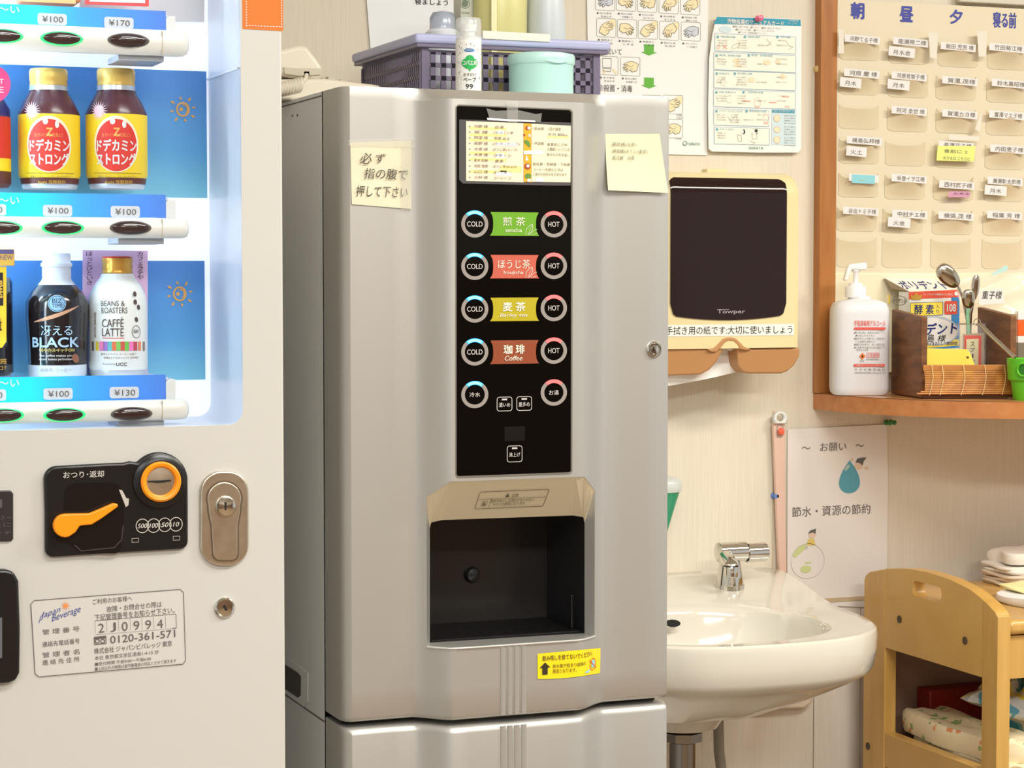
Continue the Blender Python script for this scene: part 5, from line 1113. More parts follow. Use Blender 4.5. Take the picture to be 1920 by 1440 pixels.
def bt2(b):
    for i, t_ in enumerate(('●取り扱う際は、説明文をお読み下さい。', '●火気にかざさない。', '●傷があるときは使わない。異常が続く', '　ときは医師に相談する。', '●直射日光を避けて、涼しい場所に置く', '●お子様の手の届かない所に保管して下')): b.T(t_, 1631-(8 if i in (1, 3) else 0), 623.5+i*5.6, 58-(20 if i in (1, 3) else 0), 3.8)
    b.T('使用上の注意', 1617, 656, 22, 3.5); b.T('消防法 第四類 危険等級II', 1636, 674, 24, 3); b.T('サ ラ ヤ 株 式 会 社', 1631, 693, 58, 4.2); b.T('大阪市東住吉区湯里2-2-8 0120-40-3636', 1631, 699, 59, 3); b.T('可燃性', 1616, 677, 9, 3)
print_(fp3, -.0002, ink_soft, pbt, 'fine_print', bt2)
print_(fp3, .0003, ink_white, pbt, 'band_lettering', lambda b: b.T('1L用 カートリッジボトル', 1630, 685, 50, 3.4))
dm = MB(fp3, -.0002).pg(1617, 668, [(0, 6.5), (6, 0), (0, -6.5), (-6, 0)]).build('flammable_mark', M('mark_orange', (228, 120, 50), .5), pbt, smooth=False)
print_(fp3, .0002, ink, dm, 'flame', lambda b: b.pg(1617, 668, [(-2, -2), (0, 3.5), (2, -2)]))

# wooden holder with bamboo mat front
zf, zk = 3.30, 3.50
def CP(px, py, z_): return PZ(px, py, z_)
wb = thing('wooden_holder', 'dark brown open wooden holder with bamboo mat front on the shelf', 'holder', tuple(CP(1800, 738, zf+.1)))
ff = FCam(zf)
xl = (ff.p(1733, 660)-CAM).dot(CR); xr = (ff.p(1904, 660)-CAM).dot(CR)
zfl_ = ZS+.001
HR = math.radians(10)
def W2(x, d, z):
    v = CAM+CR*(xl+(x-xl)*math.cos(HR)-(d-d0)*math.sin(HR))+CF*(d0+(d-d0)*math.cos(HR)+(x-xl)*math.sin(HR)*.4); return Vector((v.x, v.y, z))
def W2s(x, d, z): v = CAM+CR*x+CF*d; return Vector((v.x, v.y, z))
d0 = (ff.p(1733, 660)-CAM).dot(CF); d1 = d0+.132
ztl = ff.p(1735, 594).z; ztr = ff.p(1905, 592).z
def side(x0, x1, zt_f, zt_b, nm):
    MB().loops([[W2(x, d0, zfl_), W2(x, d0, zt_f), W2(x, d1, zt_b), W2(x, d1, zfl_)] for x in (x0, x1)], True, True, True).build(nm, dark_wood, wb, bevel=.0015)
side(xl-.005, xl+.005, ztl, ztl+.0095, 'side_panel'); side(xr-.004, xr+.006, ztr, ztr+.0115, 'side_panel')
MB().loops([[W2(xl, d, z) for d, z in ((d0, zfl_), (d0, zfl_+.006), (d1, zfl_+.006), (d1, zfl_))], [W2(xr, d, z) for d, z in ((d0, zfl_), (d0, zfl_+.006), (d1, zfl_+.006), (d1, zfl_))]], True, True, True).build('floor_panel', dark_wood, wb)
bam = M('bamboo', (206, 142, 62), .4, bump=(60, 60, 60, .001, 0), tint=(170, 104, 38)); bam2 = M('bamboo_top', (186, 122, 60), .45)
zt_m = ff.p(1800, 684).z; zb_m = ff.p(1800, 740).z; zb_m = max(zb_m, ZS+.001)
H_ = zt_m-zb_m
def bulg(z): q = (zt_m-z)/H_; return -.007-.006*math.sin(PI*min(1, q*1.0))+.010*max(0, q-.55)*0-(.006*q*q)
mt = MB().prism([W2(xl-.004, d0+bulg(zt_m), zt_m-.0095), W2(xr-.004, d0+bulg(zt_m), zt_m-.0095), W2(xr-.004, d0+bulg(zt_m), zt_m), W2(xl-.004, d0+bulg(zt_m), zt_m)], CF*.003).build('top_slat', bam2, wb, bevel=.0008)
ns = 13
for i in range(ns):
    z = zt_m-.0095-(H_-.0105)*(i+.5)/ns; r = (H_-.0105)/ns*.47
    e = 0 if i < ns-2 else -.006*(i-ns+3)
    MB().tube([W2(xl-.004+e, d0+bulg(z), z), W2(xr-.004, d0+bulg(z), z)], r, 8, flat=1).build('slat', bam, wb)
cord = M('cord_cream', (226, 196, 140), .7)
for px_ in (1743, 1763, 1804, 1845, 1883):
    x = (ff.p(px_, 700)-CAM).dot(CR)
    MB().tube([W2(x-.0045*max(0, q-.4)*2, d0+bulg(zt_m-H_*q)-.0022, zt_m-H_*q) for q in [i/14 for i in range(15)]], .0007, 6).build('cord', cord, wb)
# denture cleanser carton
th = math.radians(27); U = CR*math.cos(th)+CF*math.sin(th); Vd = CF*math.cos(th)-CR*math.sin(th)
corner = PZ(1704, 700, 3.452); corner.z = ZS+.0005
ppd = Fr(tuple(corner), tuple(U), (0, 0, 1))
q1 = ppd.p(1799, 600); L1 = (q1-corner).dot(U); side_fr = Fr(tuple(corner), tuple(-Vd), (0, 0, 1))
q2 = side_fr.p(1657, 600); L2 = (corner-q2).dot(-Vd); L2 = .028
ztop_c = ppd.p(1704, 547).z
cb = thing('cleanser_carton', 'blue and white carton with yellow label and lifted lid in the wooden holder', 'carton', tuple(corner+U*(L1/2)+Vd*(L2/2)))
cw = M('carton_white', (238, 237, 232), .4)
v4 = [corner, corner+U*L1, corner+U*L1+Vd*L2, corner+Vd*L2]
MB().loops([v4, [v+Vector((0, 0, ztop_c-corner.z)) for v in v4]], True, True, False).build('box_body', cw, cb, smooth=False)
tl_, tr2 = Vector((v4[0].x, v4[0].y, ztop_c)), Vector((v4[1].x, v4[1].y, ztop_c))
fa, fbk = PZ(1657, 521, 3.485), PZ(1762, 526, 3.53)
fbk = fa+(tr2-tl_)*.93
fl = MB().poly([tl_, tr2, fbk, fa]).build('lid_flap', M('flap_pale', (238, 230, 220), .4), cb, solid=.0008, smooth=False)
MB().poly([tl_, PZ(1672, 541, 3.478), fa]).build('side_flap', M('board_grey', (176, 158, 134), .7), cb, solid=.0006, smooth=False)
fpl = Fr(tuple(tl_), tuple(tr2-tl_), tuple(fa-tl_)); fpl.n = fpl.n if fpl.n.dot(CAM-tl_) > 0 else -fpl.n
blue_d = M('print_deep_blue', (30, 44, 120), .5)
print_(fpl, .0008, blue_d, fl, 'lettering', lambda b: b.T('ポリデント', 1730, 534, 88, 15, bold=.03, shear=.2))
print_(ppd, .0005, M('print_azure', (60, 140, 204), .4), cb, 'blue_field', lambda b: (b.px([(1784, 557), (1799, 556), (1799, 652), (1737, 655), (1760, 625), (1784, 600)]), ))
print_(ppd, .0009, M('swirl_grey', (190, 196, 204), .5), cb, 'white_oval', lambda b: b.E(1752, 620, 46, 28, rot=-4))
print_(ppd, .0012, cw, cb, 'oval_fill', lambda b: b.E(1750, 621, 44, 25, rot=-4))
print_(ppd, .0007, M('print_vermilion', (226, 84, 60), .5), cb, 'red_band', lambda b: (b.px([(1704, 547.5), (1799, 543), (1799, 557), (1704, 561)]), b.R(1783, 577, 24, 25, 3)))
print_(ppd, .0011, cw, cb, 'white_print', lambda b: (b.T('キレイでさわやか高密着あふれる輝きに', 1759, 552, 56, 4), b.E(1793, 550.5, 3.6, 3.8), b.T('108', 1784, 577, 16, 14, bold=.04)))
print_(ppd, .0007, M('print_lemon', (250, 226, 84), .5), cb, 'yellow_label', lambda b: (b.px([(1707, 568), (1768, 566), (1768, 590), (1707, 594)]), b.px([(1706, 640), (1798, 636), (1798, 648), (1706, 655)])))
print_(ppd, .001, blue_d, cb, 'label_border', lambda b: (b.ln([(1707, 568), (1768, 566), (1768, 590), (1707, 594), (1707, 568)], .8), b.T('酵 素', 1733, 580, 36, 18, bold=.025), b.T('入', 1758, 574.5, 6, 7), b.T('り', 1758, 584, 5, 7)))
print_(ppd, .0016, blue_d, cb, 'lettering', lambda b: (b.T('ポリデント', 1744, 617, 102, 21, bold=.05, shear=.15, rot=2), b.T('ニオイをおとして徹底除菌', 1764, 644, 64, 7, bold=.01)))
print_(ppd, .002, ink, cb, 'handwriting', lambda b: (b.T('島', 1745, 634, 14, 15, shear=.2), b.T('様', 1766, 634, 16, 13, shear=.2)))
print_(ppd, .0014, M('print_gold'), cb, 'crown_print', lambda b: b.pg(1718, 556, [(-9, -6), (-11, 4), (-5, 1), (0, 8), (5, 1), (11, 4), (9, -6)]))
sfr = side_fr
print_(sfr, .0006, M('print_grey_dark', (92, 88, 92), .5), cb, 'side_lettering', lambda b: (b.T('ポリデント', 1686, 564, 24, 8, bold=.03), b.EO(1685.5, 563.5, 14, 9, .8)))
print_(sfr, .0006, M('print_lemon'), cb, 'side_mark', lambda b: b.R(1664.5, 561, 9, 17))
# dark lid behind the carton
# spoon cup and spoons
cup_fr = FCam(3.385)
sc_ = thing('spoon_cup', 'clear square cup with red framed paper label, in the wooden holder', 'cup', tuple(PZ(1822, 700, 3.385)))
clear = M('clear_plastic', (232, 236, 238), .05, alpha=.14); kx = lambda px_: (cup_fr.p(px_, 650)-CAM).dot(CR); dcu = (cup_fr.p(1820, 650)-CAM).dot(CF)
x0, x1 = kx(1801), kx(1848)
v4 = [W2s(x0, dcu, 0), W2s(x1, dcu, 0), W2s(x1, dcu+.030, 0), W2s(x0, dcu+.030, 0)]
zc0, zc1 = zfl_+.007, cup_fr.p(1820, 608).z
MB().loops([[Vector((v.x, v.y, zc0)) for v in v4], [Vector((v.x, v.y, zc1)) for v in v4]], True, True, False).build('cup_wall', clear, sc_, smooth=False)
def edge(px0_, px1_): pass
MB().tube([Vector((v.x, v.y, zc1)) for v in v4+v4[:1]], .0009, 6).build('rim', M('rim_clear', (150, 140, 130), .2, alpha=.5), sc_)
lbw = MB(cup_fr, .0004).px([(1805, 626), (1845, 624), (1845, 700), (1805, 700)]).build('label', M('label_grey_tape', (176, 160, 140), .4), sc_, smooth=False)
MB(cup_fr, .0008).px([(1808, 629), (1840, 629), (1839, 700), (1809, 700)]).build('label_frame', M('frame_coral', (220, 92, 82), .5), lbw, smooth=False)
MB(cup_fr, .0012).px([(1812, 636), (1835, 635), (1834, 700), (1812, 700)]).build('label_paper', M('paper_straw', (226, 216, 178), .6), lbw, smooth=False)
print_(cup_fr, .0016, ink, lbw, 'handwriting', lambda b: (b.T('ス', 1823.5, 645, 8, 8), b.T('プ', 1823, 656, 9, 8), b.T('ー', 1824, 667, 2, 8), b.T('ン', 1824, 677, 8, 7)))
steel = M('steel', (206, 198, 184), .12, 1.0)
def spoon(name, label, bowl, handle, zc_, hw_, hm=None, dark=False):
    t = thing(name, label, 'spoon', tuple(PZ(*handle[-1], zc_)))
    a, b_ = PZ(*bowl[0], zc_-.005), PZ(*bowl[1], zc_); ax = (b_-a).normalized(); Lh = (b_-a).length/2; c = (a+b_)/2
    sidev = ax.cross(CF).normalized(); nrm = sidev.cross(ax); w2 = hw_*zc_/4000
    bb = MB(); rings = []
    for i in range(13):
        v = i/12; t_ = PI*v; x = -math.cos(t_)*Lh; rr_ = max(0, math.sin(t_))**.75*w2*(1.08-.25*v)
        rings.append([c+ax*x+sidev*(rr_*math.cos(s_))+nrm*(-rr_*.42*math.sin(s_) if True else 0) for s_ in [PI*j/12 for j in range(13)]])
    bb.loops(rings, False); bb.build('bowl', steel, t, solid=.0012)
    pts = [b_]+[PZ(x, y, zc_) for x, y in handle]
    MB().tube(pts, [.0028, .003, .0034, .0042][:len(pts)] if len(pts) <= 4 else .003, 10, flat=.5).build('handle', hm or steel, t)
    return t
spoon('serving_spoon', 'large oval steel spoon head leaning above the blue carton', ((1760, 499), (1796, 536)), [(1806, 560), (1814, 600), (1818, 690)], 3.405, 17)
spoon('steel_spoon', 'steel spoon with round bowl upright in the clear cup', ((1815, 543), (1816, 578)), [(1814, 590), (1816, 620), (1818, 690)], 3.398, 12.5, M('handle_green', (126, 178, 136), .4))
spoon('curved_spoon', 'tall steel spoon seen side on, rightmost in the clear cup', ((1831, 516), (1826, 562)), [(1820, 588), (1818, 620), (1822, 690)], 3.41, 7.5)
# yellow card
yc = MB(FCam(3.325)).slab([(1736, 653), (1812, 655), (1818, 660), (1828, 685), (1828, 715), (1736, 715)], .002).build('yellow_card', M('card_yellow', (250, 226, 90), .5), None, bevel=.0005)
tag(yc, 'plain yellow card with cut corner standing behind the bamboo mat', 'card')
MB(FCam(3.325), .0006).E(1814.5, 670, 2.6, 2.2, rot=-30).build('punched_hole', M('hole_brown', (120, 84, 30), .6), yc, smooth=False)
# plastic bag with name paper, hanging on the lower band
def bagf(u, v):
    a = PZ(1790+u*150, 524-26*u, 3.45); b_ = PZ(1800+u*150, 586+4*u, 3.45); p = a.lerp(b_, v); return p+CF*(-.006*math.sin(u*9+v*3)-.004*math.sin(v*11+u*4))
bg = MB().grid(bagf, 24, 12).build('plastic_bag', M('bag_clear', (244, 242, 230), .12, alpha=.32, spec=.9)); tag(bg, 'clear plastic bag with handwritten name paper behind the spoons', 'bag')
fbg = FCam(3.435)
pp_ = MB(fbg).slab([(1834, 545), (1880, 541), (1884, 568), (1836, 572)], .0008).build('name_paper', M('paper_grey', (232, 230, 226), .5), bg, smooth=False)
print_(fbg, .0006, ink, pp_, 'handwriting', lambda b: b.T('重子様', 1860, 553, 38, 15, shear=.15))
MB(FCam(3.44)).slab([(1858, 514), (1886, 497), (1891, 501), (1888, 508), (1864, 516)], .001).build('tape_strip', M('strip_aqua', (190, 226, 222), .3), bg)
# green cup with steel straw-brush
gc = FCam(3.27); cxp = gc.p(1930, 700); cxp = Vector((cxp.x, cxp.y, 0)); Rg = 42*3.27/4000
gt = thing('green_cup', 'bright green plastic cup with round hole at the right border of the shelf', 'cup', (cxp.x, cxp.y, ZS))
grn = M('plastic_green', (96, 196, 40), .35)
zg0, zg1 = ZS, gc.p(1895, 672).z
MB().lathe(cxp, [(Rg*.66, zg0), (Rg*.7, zg0+.002), (Rg*.8, (zg0+zg1)/2-.004), (Rg*.94, (zg0+zg1)/2), (Rg, zg1), (Rg*.95, zg1), (Rg*.88, (zg0+zg1)/2)], 40, None, 1, 1, True, False).build('body', grn, gt)
gcy = Cyl(cxp.x, cxp.y, Rg*.97)
MB(gcy, .002).EO(1918, 693, 13, 14, 4, 32).build('hole_ring', grn, gt, solid=.003)
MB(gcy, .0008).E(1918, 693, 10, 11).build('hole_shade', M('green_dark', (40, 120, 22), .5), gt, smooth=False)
br = thing('steel_rod', 'ribbed steel rod with ring end leaning into the green cup', 'rod', tuple(PZ(1903, 672, 3.27)))
MB().tube([PZ(1836, 607, 3.29), PZ(1903, 671, 3.25)], .0032, 10).build('rod', steel, br)
rp = [PZ(1832+6*math.cos(a), 604+6*math.sin(a), 3.29) for a in [2*PI*i/20 for i in range(21)]]
MB().tube(rp, .0008, 6).build('ring', steel, br)
# orange and white cartridge pack at the border
ob = thing('orange_pack', 'orange and white pack cut off by the right border of the shelf', 'pack', tuple(PZ(1935, 735, 3.45)))
for y0, y1, m_, nm in ((583, 600, M('pack_top_white', (236, 234, 234), .4), 'top'), (600, 630, M('pack_orange', (240, 96, 20), .4), 'orange_band'), (630, 643, M('pack_top_white'), 'lower_band'), (643, 728, M('pack_grey', (120, 112, 96), .5), 'lower_part')):
    MB(FCam(3.45)).slab([(1908.5, y0), (1990, y0), (1990, y1), (1908.5, y1)], .05).build(nm, m_, ob, bevel=.001)

# ================================================================ SINK
SX, SA = 1.401, .237
zf_, zbk = .704, .737
def zrim(y): q = max(0, min(1, (y-2.80)/.22)); return zf_+(zbk-zf_)*q*q*(3-2*q)
CX, CYs = 1.385, 2.75
def ray_r(a, ins):
    lo, hi = 0, .6
    for _ in range(40):
        m = (lo+hi)/2
        if ins(CX+m*math.cos(a), CYs+m*math.sin(a)): lo = m
        else: hi = m
    return lo
def outer(x, y, s=1):
    if y > 3.049: return False
    if y >= 2.86: return abs(x-SX) < SA*s
    return (abs(x-SX)/(SA*s))**2.7+((2.86-y)/(.298*s))**2.7 < 1
def inn(x, y): return (abs(x-1.375)/.168)**2.3+(abs(y-2.735)/(.145 if y > 2.735 else .135))**2.3 < 1
N = 120; angs = [2*PI*i/N for i in range(N)]
ro = [ray_r(a, outer) for a in angs]; ri = [ray_r(a, inn) for a in angs]
DX = -.049
def ringp(rad, zf, sh=0): return [Vector((CX+DX*sh+r*math.cos(a), CYs+r*math.sin(a), zf(CX+r*math.cos(a), CYs+r*math.sin(a)))) for r, a in zip(rad, angs)]
mixr = lambda k: [i*(1-k)+o*k for i, o in zip(ri, ro)]
ZBOT = .585
rings = []
for s_, dz in ((.12, .112), (.35, .108), (.6, .095), (.8, .070), (.92, .040), (.98, .016), (1.0, .006)):
    rings.append(ringp([r*s_ for r in ri], lambda x, y: zf_-dz+.004*(y > 2.8)))
rings.append(ringp([r+.005 for r in ri], lambda x, y: zf_+.000+(zrim(y)-zf_)*.3))
rings.append(ringp([r+min(.02, (o-r)*.4) for r, o in zip(ri, ro)], lambda x, y: zf_+.001+(zrim(y)-zf_)*.7))
rings.append(ringp([r+(o-r)*.75 for r, o in zip(ri, ro)], lambda x, y: zrim(y)))
rings.append(ringp([o-.006 for o in ro], lambda x, y: zrim(y)+.001))
rings.append(ringp([o-.0015 for o in ro], lambda x, y: zrim(y)-.002))
rings.append(ringp(ro, lambda x, y: zrim(y)-.008))
rings.append(ringp([o-.001 for o in ro], lambda x, y: .672))
rings.append(ringp([o-.005 for o in ro], lambda x, y: .650))
rings.append(ringp([o-.012 for o in ro], lambda x, y: .640))
rings.append(ringp([o-.030 for o in ro], lambda x, y: .631))
el = lambda a_, b_: [1/math.sqrt((math.cos(t_)/a_)**2+(math.sin(t_)/b_)**2) for t_ in angs]
rings.append(ringp([min(o-.042, o*.5+e_*.5) for o, e_ in zip(ro, el(.215, .17))], lambda x, y: .621, .25))
rings.append(ringp([min(o-.055, e_) for o, e_ in zip(ro, el(.19, .15))], lambda x, y: .609, .6))
rings.append(ringp([min(o-.075, e_) for o, e_ in zip(ro, el(.13, .12))], lambda x, y: .590, 1))
rings.append(ringp([.062 for o in ro], lambda x, y: .578, 1))
zcol = P(1285, 1376, CYs-.05).z
rings.append(ringp([.050 for o in ro], lambda x, y: .560, 1))
rings.append(ringp([.046 for o in ro], lambda x, y: zcol+.004, 1))
rings.append(ringp([.040 for o in ro], lambda x, y: zcol, 1))
sk = thing('wash_basin', 'cream ceramic wall basin with rounded front beside the silver dispenser', 'sink', (SX, 2.85, .55))
MB().loops(rings, True, True, True).build('basin', ceramic, sk)
ov = P(1262, 1169, 2.858)
MB(FY(2.857)).slab([(1262+14*math.cos(2*PI*i/24), 1169-7*math.sin(2*PI*i/24)) for i in range(24)], .003, .0).build('overflow_hole', black_matte, sk)
chr2 = M('chrome_dark', (150, 148, 146), .22, 1.0)
b0 = Vector((CX+DX, CYs, 0))
MB().lathe(b0, [(.036, zcol-.004), (.040, zcol), (.040, zcol+.002), (.036, zcol+.004)], 32).build('putty_ring', M('putty_dark', (64, 44, 30), .8), sk)
MB().lathe(b0, [(.026, zcol-.022), (.030, zcol-.020), (.030, zcol-.008), (.026, zcol-.004)], 8).build('drain_nut', chr2, sk)
MB().lathe(b0, [(.019, .30), (.019, zcol-.022)], 28, None, 1, 1, True, True).build('drain_pipe', chr2, sk)
spc = P(1345, 1400, 2.98)
MB().tube([(spc.x-.004, 2.98, .60), (spc.x, 2.98, .56), (spc.x+.003, 2.98, .46), (spc.x+.012, 2.98, .40)], .0085, 12).build('supply_hose', M('hose_grey', (150, 146, 136), .45), sk)
MB().lathe((spc.x+.012, 2.98, 0), [(.011, .36), (.011, .40), (.009, .405)], 12).build('hose_nut', chr2, sk)
# tap
tb = FZ(.712).p(1378, 1119); tb.y += .018
tap = thing('faucet', 'chrome single faucet with cross cylinder knob on the basin rim', 'faucet', tuple(tb))
yt = tb.y; kt = lambda n: n*(RM.transposed() @ (tb-CAM)).z*-1/F
zt = lambda y: P(1378, y, yt).z
MB().lathe((tb.x, yt, 0), [(kt(28), zrim(yt)+.0005), (kt(28), zt(1114)), (kt(26), zt(1090)), (kt(21), zt(1060)), (kt(17), zt(1040)), (kt(15), zt(1030))], 36).build('column', chrome, tap)
hcx = lambda x: P(x, 1034, yt-.004).x
m_x = roty(90)
MB().lathe((hcx(1346), yt-.004, P(1371, 1034, yt).z), [(kt(16), 0), (kt(18.5), .001), (kt(18.5), hcx(1396)-hcx(1346)), (kt(17), hcx(1396.5)-hcx(1346))], 36, m_x).build('valve_body', chrome, tap)
MB().lathe((hcx(1399), yt-.004, P(1417, 1035, yt).z), [(kt(12), -.003), (kt(18), 0), (kt(18), hcx(1434)-hcx(1399)), (kt(16), hcx(1436)-hcx(1399))], 36, m_x).build('knob', chrome, tap)
MB().box(hcx(1396), hcx(1399.5), yt-.014, yt+.006, P(1397, 1050, yt).z, P(1397, 1018, yt).z).build('valve_gap', black_matte, tap, bevel=.001)
sp = P(1371, 1058, yt-.045)
MB().tube([(tb.x-.004, yt, P(1373, 1045, yt).z), (sp.x, yt-.028, sp.z+.008), (sp.x, yt-.045, sp.z)], [kt(13), kt(13.5), kt(13)], 20).build('spout', chrome, tap)
MB().lathe((sp.x, yt-.045, 0), [(kt(10), sp.z-kt(24)), (kt(13), sp.z-kt(22)), (kt(13), sp.z-kt(3)), (kt(11), sp.z)], 28, None).build('nozzle', chrome, tap)
MB().lathe((sp.x, yt-.045, 0), [(kt(13.6), sp.z-kt(4)), (kt(13.6), sp.z-kt(2))], 28).build('nozzle_ring', black_matte, tap)
# plug chain
ch = thing('plug_chain', 'short ball chain lying on the basin rim left of the faucet', 'chain', tuple(P(1280, 1112, 2.93)))
for i in range(11):
    a = FZ(.7165).p(1256+i*4.3, 1113-2.2*math.sin(i*.5)-i*.1)
    MB().lathe((a.x, a.y, a.z+.001), [(.0004, -.0020), (.0019, 0), (.0004, .0020)], 10).build('link', chrome, ch)
a = FZ(.7165).p(1293, 1110)
MB().tube([Vector((a.x+.006*math.cos(t_), a.y+.009*math.sin(t_), a.z+.0015)) for t_ in [2*PI*i/16 for i in range(17)]], .0011, 6).build('ring', chrome, ch)
# water drops in the bowl
for i, (x, y) in enumerate(((1412, 1145), (1410, 1161), (1419, 1170), (1401, 1149), (1436, 1189), (1427, 1198), (1442, 1166), (1393, 1174))):
    pass
# green soap bottle behind the dispenser edge
gs = P(1243, 930, 3.0)
gbt = thing('soap_dispenser', 'green wall soap container with frosted lid beyond the silver machine', 'soap dispenser', (gs.x, 3.0, P(1243, 1000, 3.0).z))
def zz_(y): return P(1250, y, 3.0).z
MB().lathe((gs.x, 3.0, 0), [(.004, zz_(1010)), (.010, zz_(985)), (.020, zz_(945)), (.0265, zz_(921))], 32).build('body', M('soap_green', (52, 150, 112), .25), gbt)
MB().lathe((gs.x, 3.0, 0), [(.028, zz_(921)), (.0295, zz_(915)), (.029, zz_(903)), (.024, zz_(896)), (.012, zz_(893))], 32).build('lid', M('lid_frost', (222, 228, 224), .25, trans=.2), gbt)
# ribbed wall plate under the basin
ob2 = MB(FY(WD-.016)).slab([(1414, 1290), (1526, 1290), (1524, 1318), (1508, 1329), (1420, 1331), (1412, 1322)], .016).build('wall_bracket', M('bracket_cream', (228, 214, 194), .4), None, bevel=.004)
tag(ob2, 'ribbed cream plastic bracket on the wall under the basin', 'bracket')
for i in range(5): MB(FY(WD-.016), .0).ln([(1444, 1297+i*4.5), (1514, 1295+i*4.5)], .8).build('rib_line', M('rib_tan', (196, 180, 156), .5), ob2, smooth=False)

# ================================================================ WOODEN CART
XC = 1.778
fx = FX(XC)
ct = thing('wooden_cart', 'honey coloured wooden cart with arched end panel, right of the basin', 'cart', (2.05, 2.8, 0))
Y0, Y1 = fx.p(1870, 1300).y, fx.p(1619, 1200).y
Yl0, Yl1 = fx.p(1841, 1300).y, fx.p(1659, 1250).y
TH = .022
ZTc = .705
arch = [(1619, 1090), (1622, 1079), (1630, 1072), (1660, 1066.5), (1700, 1066), (1740, 1073), (1780, 1086), (1820, 1106), (1850, 1130), (1866, 1147), (1870, 1156)]
ar3 = [fx.p(x, y) for x, y in arch]
b_l, b_r = fx.p(1659, 1207), fx.p(1841, 1270)
# end panel between the legs with handle slot
def arch_z(y):
    q = [(v.y, v.z) for v in ar3]
    for (a0, z0_), (a1, z1_) in zip(q, q[1:]):
        if min(a0, a1) <= y <= max(a0, a1): return z0_+(z1_-z0_)*(y-a0)/((a1-a0) or 1)
    return q[0][1] if y > q[0][0] else q[-1][1]
def arch_top(ya, yb, n=16):                          # from far (ya) to near (yb)
    return [Vector((XC, ya+(yb-ya)*i/n, arch_z(ya+(yb-ya)*i/n))) for i in range(n+1)]
outer_ = arch_top(Yl1-.0004, Yl0+.0004)+[Vector((XC, Yl0+.0004, b_r.z)), Vector((XC, Yl1-.0004, b_r.z))]
slot_c = fx.p(1738, 1109); sl_w = abs(fx.p(1711, 1100).y-fx.p(1765, 1115).y); sl = [(slot_c.y+x, slot_c.z+z-.12*0) for x, z in rr(sl_w, .024, .010, 5)]
hole_ = [Vector((XC, y, z)) for y, z in sl]
b = MB(); b.holed(outer_, [hole_]); b.holed([v+Vector((TH, 0, 0)) for v in outer_], [[v+Vector((TH, 0, 0)) for v in hole_]])
b.loops([outer_, [v+Vector((TH, 0, 0)) for v in outer_]]); b.loops([hole_, [v+Vector((TH, 0, 0)) for v in hole_]])
b.build('end_panel', wood, ct, smooth=False)
for ya, yb in ((Y1, Yl1), (Yl0, Y0)):
    q = arch_top(ya, yb)+[Vector((XC, yb, .03)), Vector((XC, ya, .03))]
    MB().prism([v+Vector((-.0003, 0, 0)) for v in q], (TH+.0003, 0, 0)).build('leg', wood_v, ct, bevel=.0025)
zr1_ = fx.p(1660, 1375).z; zr0_ = zr1_-.055
MB().box(XC+.001, XC+TH-.001, Yl0, Yl1, zr0_, zr1_).build('lower_rail', wood, ct, bevel=.0015)
for x, y in ((1687, 1161), (1810, 1201), (1628, 1399)):
    c = fx.p(x, y)
    MB().lathe(c+Vector((-.0006, 0, 0)), [(.0060, 0), (.0060, .0008)], 20, roty(-90)).build('screw_hole', M('hole_dark', (74, 62, 44), .6), ct)
XE_ = 2.42
MB().box(XC+TH, XE_, Y0+.004, Y1, ZTc-.022, ZTc).build('table_top', wood, ct, bevel=.008)
MB().box(XC+TH, XE_, Y0+.014, Y0+.032, ZTc-.088, ZTc-.024).build('front_apron', wood, ct, bevel=.001)
MB().box(XC+TH, XE_, Y1-.02, Y1, .30, ZTc-.024).build('back_board', M('cart_back_shaded', (150, 120, 100), .6), ct)  # interior shade put into the board colour, duller than the cart wood
MB().box(XC+TH, XE_, Y0+.02, Y1-.02, zr0_+.008, zr0_+.022).build('lower_shelf', wood, ct, bevel=.001)
MB().box(XE_, XE_+TH, Y0, Y1, .03, ZTc+.02).build('end_panel', wood, ct, bevel=.002)
ZL_ = zr0_+.0225
# towels on top
gz = M('gauze', (232, 226, 216), .9, bump=(400, 400, 400, .0006, .4)); gz2 = M('gauze_beige', (222, 206, 184), .9, bump=(300, 300, 300, .0008, .5))
def folded(x0, x1, y0, y1, z0, z1, mat, parent, name, amp=.003, seed=1, nx=24, ny=14, r=.3):
    rn = random.Random(seed); ph_ = [rn.random()*6 for _ in range(6)]; b = MB()
    def f(u, v):
        x, y = x0+(x1-x0)*u, y0+(y1-y0)*v
        return x+amp*math.sin(v*9+ph_[0]), y+amp*math.sin(u*7+ph_[1]), amp*(math.sin(u*8+ph_[2])*math.sin(v*6+ph_[3])+.5*math.sin(u*17+v*5+ph_[4]))
    N_ = 28
    rings = []
    for j, (k, h_) in enumerate(((.0, 0), (1.0, 0), (1.02, .2), (1.03, .5), (1.02, .8), (.97, .97), (.8, 1), (.5, 1.02), (.2, 1.0), (.0, 1.0))):
        rg = []
        for i in range(48):
            a = 2*PI*i/48; ca, sa = math.cos(a), math.sin(a); q = (abs(ca)**7+abs(sa)**7)**(-1/7)
            u, v = .5+.5*k*q*ca, .5+.5*k*q*sa; X_, Y_, dz = f(u, v)
            rg.append((X_, Y_, z0+(z1-z0)*h_+(dz if h_ > .1 else 0)+(.0 if h_ > 0 else 0)))
        rings.append(rg)
    b.loops(rings); return b.build(name, mat, parent)
twx0 = FZ(ZTc).p(1838, 1090).x
tw = thing('folded_towels', 'stack of folded gauze towels, white over beige, at the back of the cart top', 'towel', (twx0+.1, 2.93, ZTc))
for i in range(5):
    z = ZTc+.0005+i*.0068
    folded(twx0+.003*(i % 2), twx0+.24, 2.87+.004*i, 2.985, z, z+.0066, gz2 if i < 3 else gz, tw, 'fold', .0016, i+3)
